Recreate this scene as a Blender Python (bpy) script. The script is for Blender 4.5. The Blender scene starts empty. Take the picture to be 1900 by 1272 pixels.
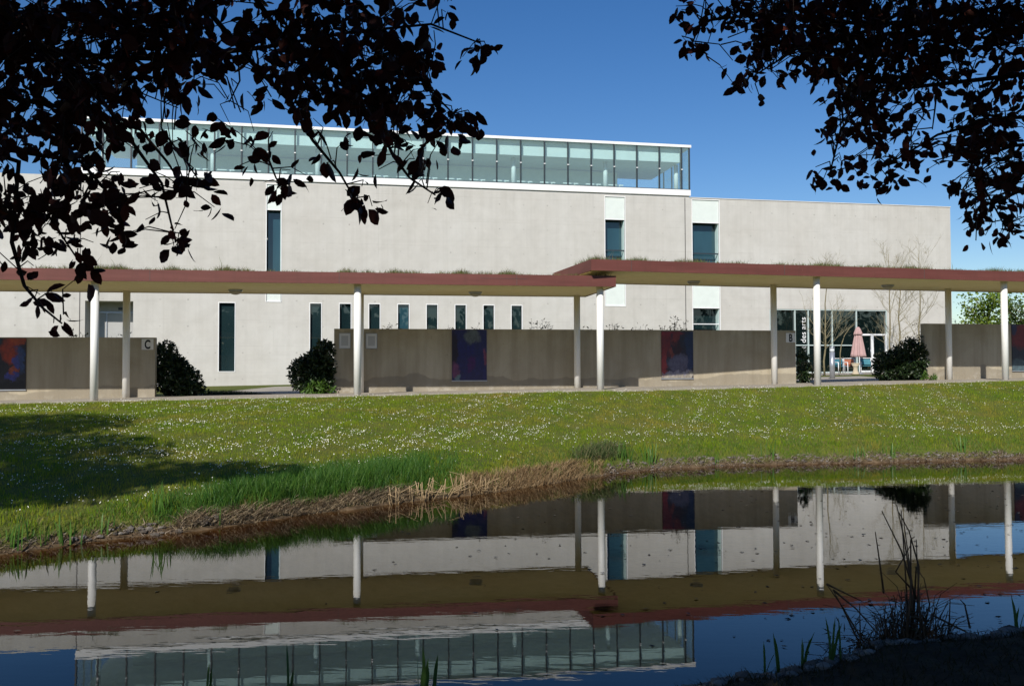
import bpy, bmesh, math, random
import numpy as np
from mathutils import Vector, Matrix
random.seed(7); RNG = np.random.default_rng(7)
scene = bpy.context.scene
COL = scene.collection
R = math.radians

# ------------------------------------------------------------------ camera
PITCH, ROLL, FPX = 0.0278, 0.003, 1595.34
EYE = Vector((0, 0, 2.1))
_cp, _sp, _cr, _sr = math.cos(PITCH), math.sin(PITCH), math.cos(ROLL), math.sin(ROLL)
_up0 = Vector((0, -_sp, _cp)); _fw = Vector((0, _cp, _sp)); _x0 = Vector((1, 0, 0))
_rt = _cr * _x0 - _sr * _up0; _up = _sr * _x0 + _cr * _up0
cam_data = bpy.data.cameras.new('camera'); cam = bpy.data.objects.new('camera', cam_data); COL.objects.link(cam)
M = Matrix((( _rt.x, _up.x, -_fw.x, EYE.x), (_rt.y, _up.y, -_fw.y, EYE.y), (_rt.z, _up.z, -_fw.z, EYE.z), (0, 0, 0, 1)))
cam.matrix_world = M
cam_data.sensor_width = 36; cam_data.lens = FPX / 1900 * 36
cam_data.clip_start = 0.05; cam_data.clip_end = 6000
scene.camera = cam

# ------------------------------------------------------------------ light
SUN_EL, SUN_AZ = R(37), R(17.5)          # light travels towards +Y, turned 17.5 degrees to +X
LDIR = Vector((math.sin(SUN_AZ) * math.cos(SUN_EL), math.cos(SUN_AZ) * math.cos(SUN_EL), -math.sin(SUN_EL)))
w = bpy.data.worlds.new('World'); scene.world = w; w.use_nodes = True
nt = w.node_tree
sky = nt.nodes.new('ShaderNodeTexSky'); sky.sky_type = 'NISHITA'; sky.sun_disc = False
sky.sun_elevation = SUN_EL; sky.sun_rotation = R(180) + SUN_AZ
sky.air_density = 1.0; sky.dust_density = 0.35; sky.ozone_density = 2.2; sky.altitude = 100
bg = nt.nodes['Background']; bg.inputs['Strength'].default_value = 0.085
hs_ = nt.nodes.new('ShaderNodeHueSaturation'); hs_.inputs['Hue'].default_value = 0.509; hs_.inputs['Saturation'].default_value = 1.34; hs_.inputs['Value'].default_value = 1.05
nt.links.new(sky.outputs[0], hs_.inputs['Color']); nt.links.new(hs_.outputs[0], bg.inputs['Color'])
sl = bpy.data.lights.new('sun', 'SUN'); sl.energy = 4.3; sl.angle = R(0.53); sl.color = (1, 0.955, 0.88)
sun = bpy.data.objects.new('sun', sl); COL.objects.link(sun)
sun.rotation_euler = LDIR.to_track_quat('-Z', 'Y').to_euler(); sun.location = (-10, -30, 30)
scene.view_settings.view_transform = 'Standard'; scene.view_settings.look = 'None'
scene.view_settings.exposure = 0.25; scene.view_settings.gamma = 1.0
scene.cycles.max_bounces = 8; scene.cycles.transparent_max_bounces = 16
scene.cycles.caustics_reflective = False; scene.cycles.caustics_refractive = False
scene.cycles.use_denoising = True

# ------------------------------------------------------------------ helpers
def tag(o, label=None, cat=None, group=None, kind=None):
    if label: o['label'] = label
    if cat: o['category'] = cat
    if group: o['group'] = group
    if kind: o['kind'] = kind
    return o

def empty(name, loc=(0, 0, 0), rz=0.0, label=None, cat=None, group=None):
    o = bpy.data.objects.new(name, None); COL.objects.link(o)
    o.location = loc; o.rotation_euler = (0, 0, rz); o.empty_display_size = 0.3
    return tag(o, label, cat, group)

def link_mesh(name, me, m=None, parent=None):
    if m is not None:
        for mm in (m if isinstance(m, (list, tuple)) else [m]): me.materials.append(mm)
    o = bpy.data.objects.new(name, me); COL.objects.link(o)
    if parent is not None: o.parent = parent
    return o

class MB:
    def __init__(s): s.v = []; s.f = []; s.mi = []; s.sm = []
    def add(s, vs, fs, mi=0, smooth=False):
        b = len(s.v); s.v += [tuple(p) for p in vs]
        for f in fs: s.f.append(tuple(b + i for i in f)); s.mi.append(mi); s.sm.append(smooth)
        return s
    def box(s, x0, x1, y0, y1, z0, z1, mi=0):
        v = [(x0,y0,z0),(x1,y0,z0),(x1,y1,z0),(x0,y1,z0),(x0,y0,z1),(x1,y0,z1),(x1,y1,z1),(x0,y1,z1)]
        return s.add(v, [(0,3,2,1),(4,5,6,7),(0,1,5,4),(1,2,6,5),(2,3,7,6),(3,0,4,7)], mi)
    def bbox(s, x0, x1, y0, y1, z0, z1, c=0.01, mi=0):
        # box with its upright edges and top edges chamfered
        ring = lambda z, k: [(x0+k+c,y0+k,z),(x1-k-c,y0+k,z),(x1-k,y0+k+c,z),(x1-k,y1-k-c,z),(x1-k-c,y1-k,z),(x0+k+c,y1-k,z),(x0+k,y1-k-c,z),(x0+k,y0+k+c,z)]
        v = ring(z0, 0) + ring(z1 - c, 0) + ring(z1, c)
        f = [tuple(range(7, -1, -1)), tuple(range(16, 24))]
        for r in (0, 8):
            for i in range(8): f.append((r+i, r+(i+1)%8, r+8+(i+1)%8, r+8+i))
        return s.add(v, f, mi)
    def tube(s, pts, rad, n=8, cap=True, mi=0, smooth=True):
        pts = [Vector(p) for p in pts]
        if not isinstance(rad, (list, tuple)): rad = [rad] * len(pts)
        vs = []; up = Vector((0, 0, 1)); prev = None
        for i, p in enumerate(pts):
            d = (pts[min(i+1, len(pts)-1)] - pts[max(i-1, 0)])
            if d.length < 1e-9: d = Vector((0, 0, 1))
            d.normalize()
            if prev is None:
                a = d.cross(up) if abs(d.z) < 0.95 else d.cross(Vector((1, 0, 0)))
            else:
                a = prev - d * prev.dot(d)
                if a.length < 1e-6: a = d.cross(Vector((0.3, 1, 0.2)))
            a.normalize(); prev = a; b = d.cross(a)
            for k in range(n):
                t = 2 * math.pi * k / n
                vs.append(p + (a * math.cos(t) + b * math.sin(t)) * rad[i])
        fs = []
        for i in range(len(pts) - 1):
            for k in range(n):
                fs.append((i*n+k, i*n+(k+1)%n, (i+1)*n+(k+1)%n, (i+1)*n+k))
        if cap: fs += [tuple(range(n-1, -1, -1)), tuple(range((len(pts)-1)*n, len(pts)*n))]
        return s.add(vs, fs, mi, smooth)
    def lathe(s, prof, cx=0, cy=0, n=24, mi=0, fold=0, amp=0.0, smooth=True):
        vs = []
        for r, z in prof:
            for k in range(n):
                t = 2*math.pi*k/n; rr = r * (1 + (amp * math.cos(fold*t) if fold else 0))
                vs.append((cx + rr*math.cos(t), cy + rr*math.sin(t), z))
        fs = [tuple(range(n-1, -1, -1)), tuple(range((len(prof)-1)*n, len(prof)*n))]
        for i in range(len(prof)-1):
            for k in range(n): fs.append((i*n+k, i*n+(k+1)%n, (i+1)*n+(k+1)%n, (i+1)*n+k))
        return s.add(vs, fs, mi, smooth)
    def build(s, name, m=None, parent=None):
        me = bpy.data.meshes.new(name); me.from_pydata(s.v, [], s.f); me.update()
        me.polygons.foreach_set('material_index', s.mi); me.polygons.foreach_set('use_smooth', s.sm)
        return link_mesh(name, me, m, parent)

def np_mesh(name, V, F, m, parent=None, smooth=False):
    """V (n,3) float array, F (k,p) int array with equal-sided faces"""
    me = bpy.data.meshes.new(name); nv, (nf, p) = len(V), F.shape
    me.vertices.add(nv); me.vertices.foreach_set('co', np.ascontiguousarray(V, dtype=np.float32).ravel())
    me.loops.add(nf * p); me.loops.foreach_set('vertex_index', np.ascontiguousarray(F, dtype=np.int32).ravel())
    me.polygons.add(nf)
    me.polygons.foreach_set('loop_start', np.arange(0, nf*p, p, dtype=np.int32))
    me.polygons.foreach_set('loop_total', np.full(nf, p, dtype=np.int32))
    me.polygons.foreach_set('use_smooth', np.full(nf, smooth, dtype=bool))
    me.update(calc_edges=True); me.validate()
    return link_mesh(name, me, m, parent)

def px(x, y, Y):
    """the point at distance Y along the sight line of photograph pixel (x, y)"""
    u2, v2 = x - 950, y - 636
    u = u2*_cr - v2*_sr; v = u2*_sr + v2*_cr
    d = Vector((u, FPX*_cp + v*_sp, FPX*_sp - v*_cp))
    return EYE + d * (Y / d.y)

# ------------------------------------------------------------------ materials
class NT:
    def __init__(s, name):
        s.m = bpy.data.materials.new(name); s.m.use_nodes = True; s.t = s.m.node_tree; s.t.nodes.clear()
        s.out = s.n('ShaderNodeOutputMaterial')
    def n(s, t, **kw):
        o = s.t.nodes.new(t)
        for k, v in kw.items(): setattr(o, k, v)
        return o
    def l(s, a, b): s.t.links.new(a, b)
    def put(s, sock, v):
        if hasattr(v, 'is_linked'): s.l(v, sock)
        elif isinstance(v, (tuple, list)) and len(v) == 3 and sock.type == 'RGBA': sock.default_value = (*v, 1)
        else: sock.default_value = v
    def coord(s, scale=(1, 1, 1), kind='Object', rot=(0, 0, 0), loc=(0, 0, 0)):
        c = s.n('ShaderNodeTexCoord'); mp = s.n('ShaderNodeMapping'); s.l(c.outputs[kind], mp.inputs[0])
        mp.inputs['Scale'].default_value = scale; mp.inputs['Rotation'].default_value = rot; mp.inputs['Location'].default_value = loc
        return mp.outputs[0]
    def noise(s, scale, detail=4, rough=0.55, vec=None, dist=0.0, col=False):
        o = s.n('ShaderNodeTexNoise'); o.inputs['Scale'].default_value = scale; o.inputs['Detail'].default_value = detail
        o.inputs['Roughness'].default_value = rough; o.inputs['Distortion'].default_value = dist
        s.l(vec if vec is not None else s.coord(), o.inputs['Vector'])
        return o.outputs['Color' if col else 'Fac']
    def ramp(s, fac, stops, interp='LINEAR'):
        o = s.n('ShaderNodeValToRGB'); o.color_ramp.interpolation = interp
        e = o.color_ramp.elements
        while len(e) < len(stops): e.new(0.5)
        for i, (p, c) in enumerate(stops):
            e[i].position = p; e[i].color = (*c, 1) if isinstance(c, (tuple, list)) else (c, c, c, 1)
        s.l(fac, o.inputs[0]); return o.outputs[0]
    def mix(s, fac, a, b, blend='MIX'):
        o = s.n('ShaderNodeMix', data_type='RGBA', blend_type=blend)
        s.put(o.inputs[0], fac); s.put(o.inputs[6], a); s.put(o.inputs[7], b); return o.outputs[2]
    def math(s, op, a, b=0.0, c=None):
        o = s.n('ShaderNodeMath', operation=op); s.put(o.inputs[0], a); s.put(o.inputs[1], b)
        if c is not None: s.put(o.inputs[2], c)
        return o.outputs[0]
    def xyz(s, vec):
        o = s.n('ShaderNodeSeparateXYZ'); s.l(vec, o.inputs[0]); return o.outputs
    def bsdf(s, color, rough=0.8, spec=0.3, metal=0.0, bump=None, bs=0.3, bd=0.02, **kw):
        p = s.n('ShaderNodeBsdfPrincipled'); s.put(p.inputs['Base Color'], color); s.put(p.inputs['Roughness'], rough)
        p.inputs['Specular IOR Level'].default_value = spec; p.inputs['Metallic'].default_value = metal
        for k, v in kw.items(): s.put(p.inputs[k], v)
        if bump is not None:
            b = s.n('ShaderNodeBump'); b.inputs['Strength'].default_value = bs; b.inputs['Distance'].default_value = bd
            s.l(bump, b.inputs['Height']); s.l(b.outputs[0], p.inputs['Normal'])
        s.l(p.outputs[0], s.out.inputs[0]); return s.m

def simple(name, c, rough=0.6, spec=0.4, var=0.12, scale=3.0, metal=0.0):
    t = NT(name); n = t.noise(scale, 5)
    d = tuple(x * (1 - var) for x in c); e = tuple(min(1, x * (1 + var)) for x in c)
    return t.bsdf(t.ramp(n, [(0.3, d), (0.7, e)]), rough, spec, metal)

def island_leaf(name, cols, rough=0.55, spec=0.3, trans=0.0, patch=None):
    """leaf or blade material: each leaf its own tone"""
    t = NT(name); g = t.n('ShaderNodeNewGeometry')
    n = len(cols); c = t.ramp(g.outputs['Random Per Island'], [(i / (n - 1), cc) for i, cc in enumerate(cols)])
    if patch:
        sc, pc, lo, hi = patch
        pn = t.noise(sc, 4, 0.6); f = t.ramp(pn, [(lo, 0.0), (hi, 1.0)]); c = t.mix(f, c, t.mix(0.75, c, pc))
    p = t.n('ShaderNodeBsdfPrincipled'); t.put(p.inputs['Base Color'], c); p.inputs['Roughness'].default_value = rough
    p.inputs['Specular IOR Level'].default_value = spec
    if trans > 0:
        tr = t.n('ShaderNodeBsdfTranslucent'); t.l(c, tr.inputs[0]); mx = t.n('ShaderNodeMixShader'); mx.inputs[0].default_value = trans
        t.l(p.outputs[0], mx.inputs[1]); t.l(tr.outputs[0], mx.inputs[2]); t.l(mx.outputs[0], t.out.inputs[0])
    else: t.l(p.outputs[0], t.out.inputs[0])
    return t.m

def facade_concrete():
    t = NT('facade_concrete'); co = t.coord(); x, y, z = t.xyz(co)
    big = t.noise(0.22, 5, 0.6); mid = t.noise(1.3, 6, 0.65, dist=0.4)
    col = t.mix(t.ramp(big, [(0.3, 0.0), (0.7, 1.0)]), (0.495, 0.472, 0.428), (0.56, 0.545, 0.508))
    col = t.mix(t.ramp(mid, [(0.35, 0.0), (0.75, 1.0)]), col, t.mix(1.0, col, (0.89, 0.89, 0.885), 'MULTIPLY'))
    st = t.noise(1.0, 5, 0.6, t.coord((3.2, 1, 0.10)))
    col = t.mix(t.ramp(st, [(0.45, 0.0), (0.78, 0.45)]), col, t.mix(1.0, col, (0.83, 0.82, 0.8), 'MULTIPLY'))
    hs = t.noise(1.0, 4, 0.6, t.coord((0.10, 1, 2.6)))
    col = t.mix(t.ramp(hs, [(0.52, 0.0), (0.75, 0.5)]), col, t.mix(1.0, col, (0.88, 0.87, 0.86), 'MULTIPLY'))
    # pour joints and form-panel joints
    def line(c, period, half, off=0.0):
        fr = t.math('FRACT', t.math('DIVIDE', t.math('ADD', c, off), period))
        return t.math('LESS_THAN', t.math('ABSOLUTE', t.math('SUBTRACT', fr, 0.5)), half / period)
    j = t.math('MAXIMUM', line(z, 1.37, 0.012, 0.2), line(x, 2.72, 0.010, 0.5))
    brk = t.ramp(t.noise(0.9, 3), [(0.42, 0.0), (0.62, 0.42)])
    col = t.mix(t.math('MULTIPLY', j, brk), col, t.mix(1.0, col, (0.72, 0.71, 0.69), 'MULTIPLY'))
    # tie holes
    fx = t.math('SUBTRACT', t.math('FRACT', t.math('DIVIDE', x, 1.36)), 0.5); fz = t.math('SUBTRACT', t.math('FRACT', t.math('DIVIDE', t.math('ADD', z, 0.55), 1.37)), 0.5)
    d2 = t.math('ADD', t.math('MULTIPLY', fx, fx), t.math('MULTIPLY', fz, fz))
    hole = t.math('LESS_THAN', d2, 0.00105)
    col = t.mix(t.math('MULTIPLY', hole, t.ramp(t.noise(0.5, 2), [(0.4, 0.1), (0.65, 0.75)])), col, (0.30, 0.285, 0.26))
    # dark drip stains under the coping
    dr = t.math('MULTIPLY', t.ramp(t.noise(1.0, 4, 0.7, t.coord((2.2, 1, 0.06), loc=(3, 0, 0))), [(0.5, 0.0), (0.8, 0.5)]),
                t.ramp(t.math('DIVIDE', z, 11.83), [(0.86, 0.0), (1.0, 1.0)]))
    col = t.mix(dr, col, (0.36, 0.345, 0.31))
    return t.bsdf(col, 0.85, 0.25, bump=mid, bs=0.25, bd=0.01)

def low_wall_concrete():
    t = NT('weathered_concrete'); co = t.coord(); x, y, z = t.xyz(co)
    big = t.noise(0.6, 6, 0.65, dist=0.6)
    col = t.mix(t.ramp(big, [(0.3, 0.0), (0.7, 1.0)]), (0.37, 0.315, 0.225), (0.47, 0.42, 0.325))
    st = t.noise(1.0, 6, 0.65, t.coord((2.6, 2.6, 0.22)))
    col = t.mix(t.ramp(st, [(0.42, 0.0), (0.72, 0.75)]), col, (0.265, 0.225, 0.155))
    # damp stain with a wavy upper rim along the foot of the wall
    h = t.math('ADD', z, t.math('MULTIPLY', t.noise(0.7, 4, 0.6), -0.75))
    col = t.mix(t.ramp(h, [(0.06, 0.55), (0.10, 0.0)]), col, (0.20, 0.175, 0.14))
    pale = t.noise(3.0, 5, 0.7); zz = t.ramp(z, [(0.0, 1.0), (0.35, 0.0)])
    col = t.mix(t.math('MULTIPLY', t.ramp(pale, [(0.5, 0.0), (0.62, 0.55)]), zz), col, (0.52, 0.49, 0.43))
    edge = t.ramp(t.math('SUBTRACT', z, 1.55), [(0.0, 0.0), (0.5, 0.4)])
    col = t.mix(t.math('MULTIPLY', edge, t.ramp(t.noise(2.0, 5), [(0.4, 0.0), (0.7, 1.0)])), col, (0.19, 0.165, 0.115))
    sp = t.ramp(t.noise(14.0, 3), [(0.68, 0.0), (0.76, 0.5)])
    col = t.mix(sp, col, (0.16, 0.14, 0.11))
    return t.bsdf(col, 0.9, 0.2, bump=t.noise(9, 6), bs=0.3, bd=0.01)

def fascia_paint():
    t = NT('oxide_red_fascia'); n = t.noise(1.0, 6, 0.65, t.coord((0.35, 1, 5)))
    col = t.mix(t.ramp(n, [(0.3, 0.0), (0.7, 1.0)]), (0.108, 0.032, 0.024), (0.160, 0.052, 0.041))
    st = t.noise(1.0, 5, 0.7, t.coord((4.0, 1, 0.5)))
    col = t.mix(t.ramp(st, [(0.5, 0.0), (0.75, 0.5)]), col, (0.092, 0.034, 0.024))
    ch = t.noise(22, 3); col = t.mix(t.ramp(ch, [(0.74, 0.0), (0.78, 0.6)]), col, (0.36, 0.24, 0.2))
    return t.bsdf(col, 0.62, 0.35, bump=n, bs=0.15, bd=0.01)

def soffit_paint():
    t = NT('cream_soffit'); n = t.noise(0.5, 5, 0.6); m = t.noise(5, 5)
    col = t.mix(t.ramp(n, [(0.3, 0.0), (0.7, 1.0)]), (0.80, 0.67, 0.38), (0.86, 0.76, 0.48))
    col = t.mix(t.ramp(m, [(0.5, 0.0), (0.8, 0.35)]), col, (0.55, 0.45, 0.25))
    return t.bsdf(col, 0.8, 0.2)

def column_paint():
    t = NT('white_column_paint'); n = t.noise(1.0, 5, 0.65, t.coord((5, 5, 0.7))); z = t.xyz(t.coord())[2]
    col = t.mix(t.ramp(n, [(0.35, 0.0), (0.8, 0.45)]), (0.86, 0.85, 0.81), (0.72, 0.69, 0.62))
    foot = t.math('MULTIPLY', t.ramp(z, [(0.0, 1.0), (0.22, 0.0)]), t.ramp(t.noise(7, 5), [(0.35, 0.0), (0.6, 0.8)]))
    col = t.mix(foot, col, (0.42, 0.36, 0.27))
    return t.bsdf(col, 0.5, 0.4)

def schlick(t, f0, normal=None):
    """mirror share of a clear surface, alike from both sides so that sunlight passes through"""
    lw = t.n('ShaderNodeLayerWeight'); lw.inputs[0].default_value = 0.5
    if normal is not None: t.l(normal, lw.inputs['Normal'])
    return t.math('ADD', t.math('MULTIPLY', t.math('POWER', lw.outputs['Facing'], 5.0), 1-f0), f0)

def clear_glass(name, tint, ior=1.5, extra=0.0, film=0.0):
    t = NT(name); tr = t.n('ShaderNodeBsdfTransparent'); tr.inputs[0].default_value = (*tint, 1)
    gl = t.n('ShaderNodeBsdfGlossy'); gl.inputs['Roughness'].default_value = 0.0; gl.inputs['Color'].default_value = (1, 1, 1, 1)
    wv = t.noise(0.6, 2, 0.5); b = t.n('ShaderNodeBump'); b.inputs['Strength'].default_value = 0.35; b.inputs['Distance'].default_value = 0.004
    t.l(wv, b.inputs['Height']); t.l(b.outputs[0], gl.inputs['Normal'])
    fr = schlick(t, ((ior-1)/(ior+1))**2)
    df = t.n('ShaderNodeBsdfDiffuse'); df.inputs[0].default_value = (0.55, 0.74, 0.74, 1); m0 = t.n('ShaderNodeMixShader'); m0.inputs[0].default_value = film
    t.l(tr.outputs[0], m0.inputs[1]); t.l(df.outputs[0], m0.inputs[2])
    mx = t.n('ShaderNodeMixShader'); t.l(t.math('ADD', fr, extra), mx.inputs[0]); t.l(m0.outputs[0], mx.inputs[1]); t.l(gl.outputs[0], mx.inputs[2])
    t.l(mx.outputs[0], t.out.inputs[0]); return t.m

def lawn_ground():
    t = NT('lawn_soil'); co = t.coord(); z = t.xyz(co)[2]
    a = t.noise(0.55, 6, 0.65, dist=0.5); b = t.noise(4.5, 6, 0.7); c = t.noise(40, 3, 0.6)
    col = t.mix(t.ramp(a, [(0.35, 0.0), (0.7, 1.0)]), (0.065, 0.105, 0.012), (0.135, 0.138, 0.030))
    col = t.mix(t.ramp(b, [(0.4, 0.0), (0.75, 0.7)]), col, (0.13, 0.105, 0.04))
    col = t.mix(t.ramp(c, [(0.4, 0.35), (0.6, 0.0)]), col, (0.018, 0.03, 0.006))
    mud = t.math('ADD', z, t.math('MULTIPLY', t.noise(2.2, 5, 0.6), 0.16))
    muc = t.mix(t.ramp(t.noise(6, 5, 0.7), [(0.35, 0.0), (0.7, 1.0)]), (0.05, 0.033, 0.018), (0.165, 0.115, 0.068))
    col = t.mix(t.ramp(mud, [(0.12, 1.0), (0.20, 0.0)]), col, muc)
    yy = t.xyz(co)[1]; near_soil = t.mix(t.ramp(t.noise(9, 5, 0.7), [(0.35, 0.0), (0.7, 1.0)]), (0.018, 0.014, 0.009), (0.045, 0.034, 0.02))
    col = t.mix(t.ramp(t.math('DIVIDE', yy, 10.0), [(0.80, 1.0), (0.88, 0.0)]), col, near_soil)  # near bank ground coloured brown-black
    return t.bsdf(col, 0.95, 0.1, bump=b, bs=0.5, bd=0.03)

def water_mat():
    t = NT('pond_water')
    n1 = t.noise(1.0, 3, 0.5, t.coord((1.1, 4.2, 1))); n2 = t.noise(1.0, 2, 0.5, t.coord((3.5, 15, 1), rot=(0, 0, 0.15)))
    patch = t.ramp(t.noise(0.28, 3, 0.6), [(0.35, 0.35), (0.7, 1.0)])
    hgt = t.math('MULTIPLY', t.math('ADD', n1, t.math('MULTIPLY', n2, 0.30)), patch)
    b = t.n('ShaderNodeBump'); b.inputs['Strength'].default_value = 1.0; b.inputs['Distance'].default_value = WAVE
    t.l(hgt, b.inputs['Height'])
    fr = schlick(t, 0.012, b.outputs[0])
    gl = t.n('ShaderNodeBsdfGlossy'); gl.inputs['Roughness'].default_value = 0.0; gl.inputs['Color'].default_value = (1, 1, 1, 1); t.l(b.outputs[0], gl.inputs['Normal'])
    tr = t.n('ShaderNodeBsdfTransparent'); tr.inputs[0].default_value = (0.75, 0.62, 0.40, 1)
    mx = t.n('ShaderNodeMixShader'); t.l(fr, mx.inputs[0]); t.l(tr.outputs[0], mx.inputs[1]); t.l(gl.outputs[0], mx.inputs[2])
    t.l(mx.outputs[0], t.out.inputs[0])
    va = t.n('ShaderNodeVolumeAbsorption'); va.inputs[0].default_value = (0.62, 0.45, 0.2, 1); va.inputs[1].default_value = 6.0
    t.l(va.outputs[0], t.out.inputs['Volume'])
    return t.m
WAVE = 0.0009

def paint_mat(name, base, blobs, scale):
    """an abstract canvas: ragged blots of colour, positions in 0..1 across the sheet"""
    t = NT(name); g = t.n('ShaderNodeTexCoord'); vec = g.outputs['Generated']
    nz = t.noise(scale, 6, 0.7, vec, col=True)
    off = t.n('ShaderNodeVectorMath', operation='SUBTRACT'); t.l(nz, off.inputs[0]); off.inputs[1].default_value = (0.5, 0.5, 0.5)
    sc = t.n('ShaderNodeVectorMath', operation='SCALE'); t.l(off.outputs[0], sc.inputs[0]); sc.inputs['Scale'].default_value = 0.55
    ad = t.n('ShaderNodeVectorMath', operation='ADD'); t.l(vec, ad.inputs[0]); t.l(sc.outputs[0], ad.inputs[1])
    x, y, z = t.xyz(ad.outputs[0]); col = base
    for cx, cz, rx, rz, c in blobs:
        dx = t.math('DIVIDE', t.math('SUBTRACT', x, cx), rx); dz = t.math('DIVIDE', t.math('SUBTRACT', z, cz), rz)
        d = t.math('ADD', t.math('MULTIPLY', dx, dx), t.math('MULTIPLY', dz, dz))
        f = t.ramp(d, [(0.45, 0.92), (1.0, 0.0)])
        col = t.mix(f, col, c)
    g2 = t.noise(9, 5, 0.75, vec); col = t.mix(t.ramp(g2, [(0.4, 0.45), (0.65, 0.0)]), col, (0.012, 0.010, 0.016))
    return t.bsdf(col, 0.35, 0.5)

MAT = dict(
    facade=facade_concrete(), wall=low_wall_concrete(), fascia=fascia_paint(), soffit=soffit_paint(), column=column_paint(),
    white=simple('white_metal', (0.80, 0.80, 0.79), 0.45, 0.4, 0.04), dark=simple('dark_metal', (0.030, 0.038, 0.045), 0.4, 0.5, 0.1),
    panel=simple('pale_green_panel', (0.67, 0.72, 0.67), 0.35, 0.5, 0.04), alu=simple('grey_metal', (0.42, 0.44, 0.47), 0.35, 0.5, 0.08, metal=0.6),
    coping=simple('metal_coping', (0.62, 0.60, 0.56), 0.5, 0.4, 0.06), joint=simple('joint_sealant', (0.09, 0.085, 0.08), 0.8, 0.2),
    pav_glass=clear_glass('pavilion_glass', (0.74, 0.88, 0.88), 1.5, 0.0, 0.16), 
    inner=simple('interior_white', (0.78, 0.82, 0.80), 0.8, 0.2, 0.04), innerdark=simple('interior_floor', (0.42, 0.45, 0.44), 0.7, 0.2, 0.06),
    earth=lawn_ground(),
)
def dark_glass(c0=(0.006, 0.016, 0.018), c1=(0.014, 0.030, 0.033), ior=1.45):
    t = NT('strip_window_glass'); n = t.noise(0.5, 3, 0.6, t.coord((1, 1, 0.4)))
    return t.bsdf(t.ramp(n, [(0.3, c0), (0.7, c1)]), 0.015, 0.9, bump=t.noise(0.7, 2), bs=0.3, bd=0.003, IOR=ior)
MAT['dglass'] = dark_glass()
MAT['cglass'] = dark_glass((0.002, 0.006, 0.006), (0.006, 0.012, 0.012), 1.55)
def blue_glass():
    t = NT('sky_tinted_glass'); n = t.noise(0.5, 3, 0.6, t.coord((1, 1, 0.4)))
    return t.bsdf(t.ramp(n, [(0.3, (0.012, 0.040, 0.055)), (0.7, (0.024, 0.068, 0.088))]), 0.015, 0.9, bump=t.noise(0.7, 2), bs=0.3, bd=0.003, IOR=1.45)  # blue of the mirrored sky put into the base colour
MAT['bglass'] = blue_glass()
def paving():
    t = NT('path_paving'); a = t.noise(0.8, 6, 0.65); b = t.noise(30, 4, 0.7); x, y, z = t.xyz(t.coord())
    col = t.mix(t.ramp(a, [(0.3, 0.0), (0.7, 1.0)]), (0.34, 0.30, 0.24), (0.46, 0.42, 0.355))
    col = t.mix(t.ramp(b, [(0.45, 0.4), (0.6, 0.0)]), col, (0.14, 0.12, 0.095))
    return t.bsdf(col, 0.9, 0.15, bump=b, bs=0.3, bd=0.01)
MAT['path'] = paving(); MAT['lining'] = simple('pale_window_lining', (0.60, 0.76, 0.73), 0.6, 0.3, 0.05)

# ------------------------------------------------------------------ lie of the land
COLS1 = ((-11.0035, 22.6524), 0.1519); COLS2 = ((9.3058, 26.2074), 0.2464)
FAC = ((0.0, 47.4819), 0.1921)
ZX = [-30, -10.98, -4.26, 2.55, 9.26, 15.99, 30]; ZZ = [0.95, 1.217, 1.31, 1.417, 1.491, 1.604, 1.82]
YPX = [-30, -10.98, -4.26, 2.55, 9.26, 15.99, 30]; YPY = [19.5, 22.45, 23.48, 24.52, 25.99, 27.68, 31.2]
SHX = [-60, -30, -12, -8, -6.3, -5.35, -4.97, -4.27, -3.63, -3.0, -2.4, -1.91, -1.05, -0.45, 0.47, 1.3, 2.13, 3.33, 5.16, 7.6, 9.5, 11.4, 30, 60]
SHY = [5.9, 6.4, 7.5, 8.4, 9.3, 10.2, 10.62, 11.02, 11.6, 12.3, 12.77, 13.26, 13.95, 14.36, 15.3, 16.2, 17.1, 17.84, 18.38, 18.73, 19.0, 19.27, 22, 26]
NRX = [-60, -8, -2, 0.3, 1.0, 1.4, 1.77, 2.15, 2.66, 3.1, 3.55, 4.09, 6, 12, 30, 60]
NRY = [3.9, 4.2, 4.6, 5.1, 5.50, 5.70, 5.86, 6.10, 6.40, 6.55, 6.62, 6.83, 7.3, 8.5, 10.4, 11.9]
def zp(x): return np.interp(x, ZX, ZZ)
def ys(x): return np.interp(x, SHX, SHY)
def yn(x): return np.interp(x, NRX, NRY)
def _hn(x, y): return 0.5*np.sin(1.7*x+0.6*y)*np.cos(0.9*y-0.4*x) + 0.3*np.sin(3.9*x-1.1*y+2) + 0.2*np.cos(6.1*x+4.7*y)
def ground(x, y):
    x = np.asarray(x, float); y = np.asarray(y, float)
    a = y - ys(x) + 0.09*_hn(x*2.1, y*0.4); b = yn(x) - y + 0.07*_hn(x*2.7, 1+y*0.3); yp = np.interp(x, YPX, YPY); Z = zp(x)
    t = np.clip(a / np.maximum(yp - ys(x), 0.5), 0, 1)
    lawn = 0.20*np.clip(a/0.45, 0, 1)**0.7 + (Z - 0.20) * t**0.92 + 0.025*_hn(x*0.6, y*0.6)*np.clip(a/2, 0, 1)*np.clip((yp-y)/1.5, 0, 1)
    near = 0.11*np.clip(b/0.45, 0, 1)**0.6 + 0.39*np.clip(b/4.5, 0, 1) + 0.04*_hn(x*1.5, y*1.5)*np.clip(b/0.5, 0, 1)
    bed = -np.minimum(0.9, 0.42*np.minimum(-a, -b))
    return np.where(a > 0, lawn, np.where(b > 0, near, bed))
def gz(x, y): return float(ground(x, y))

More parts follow.
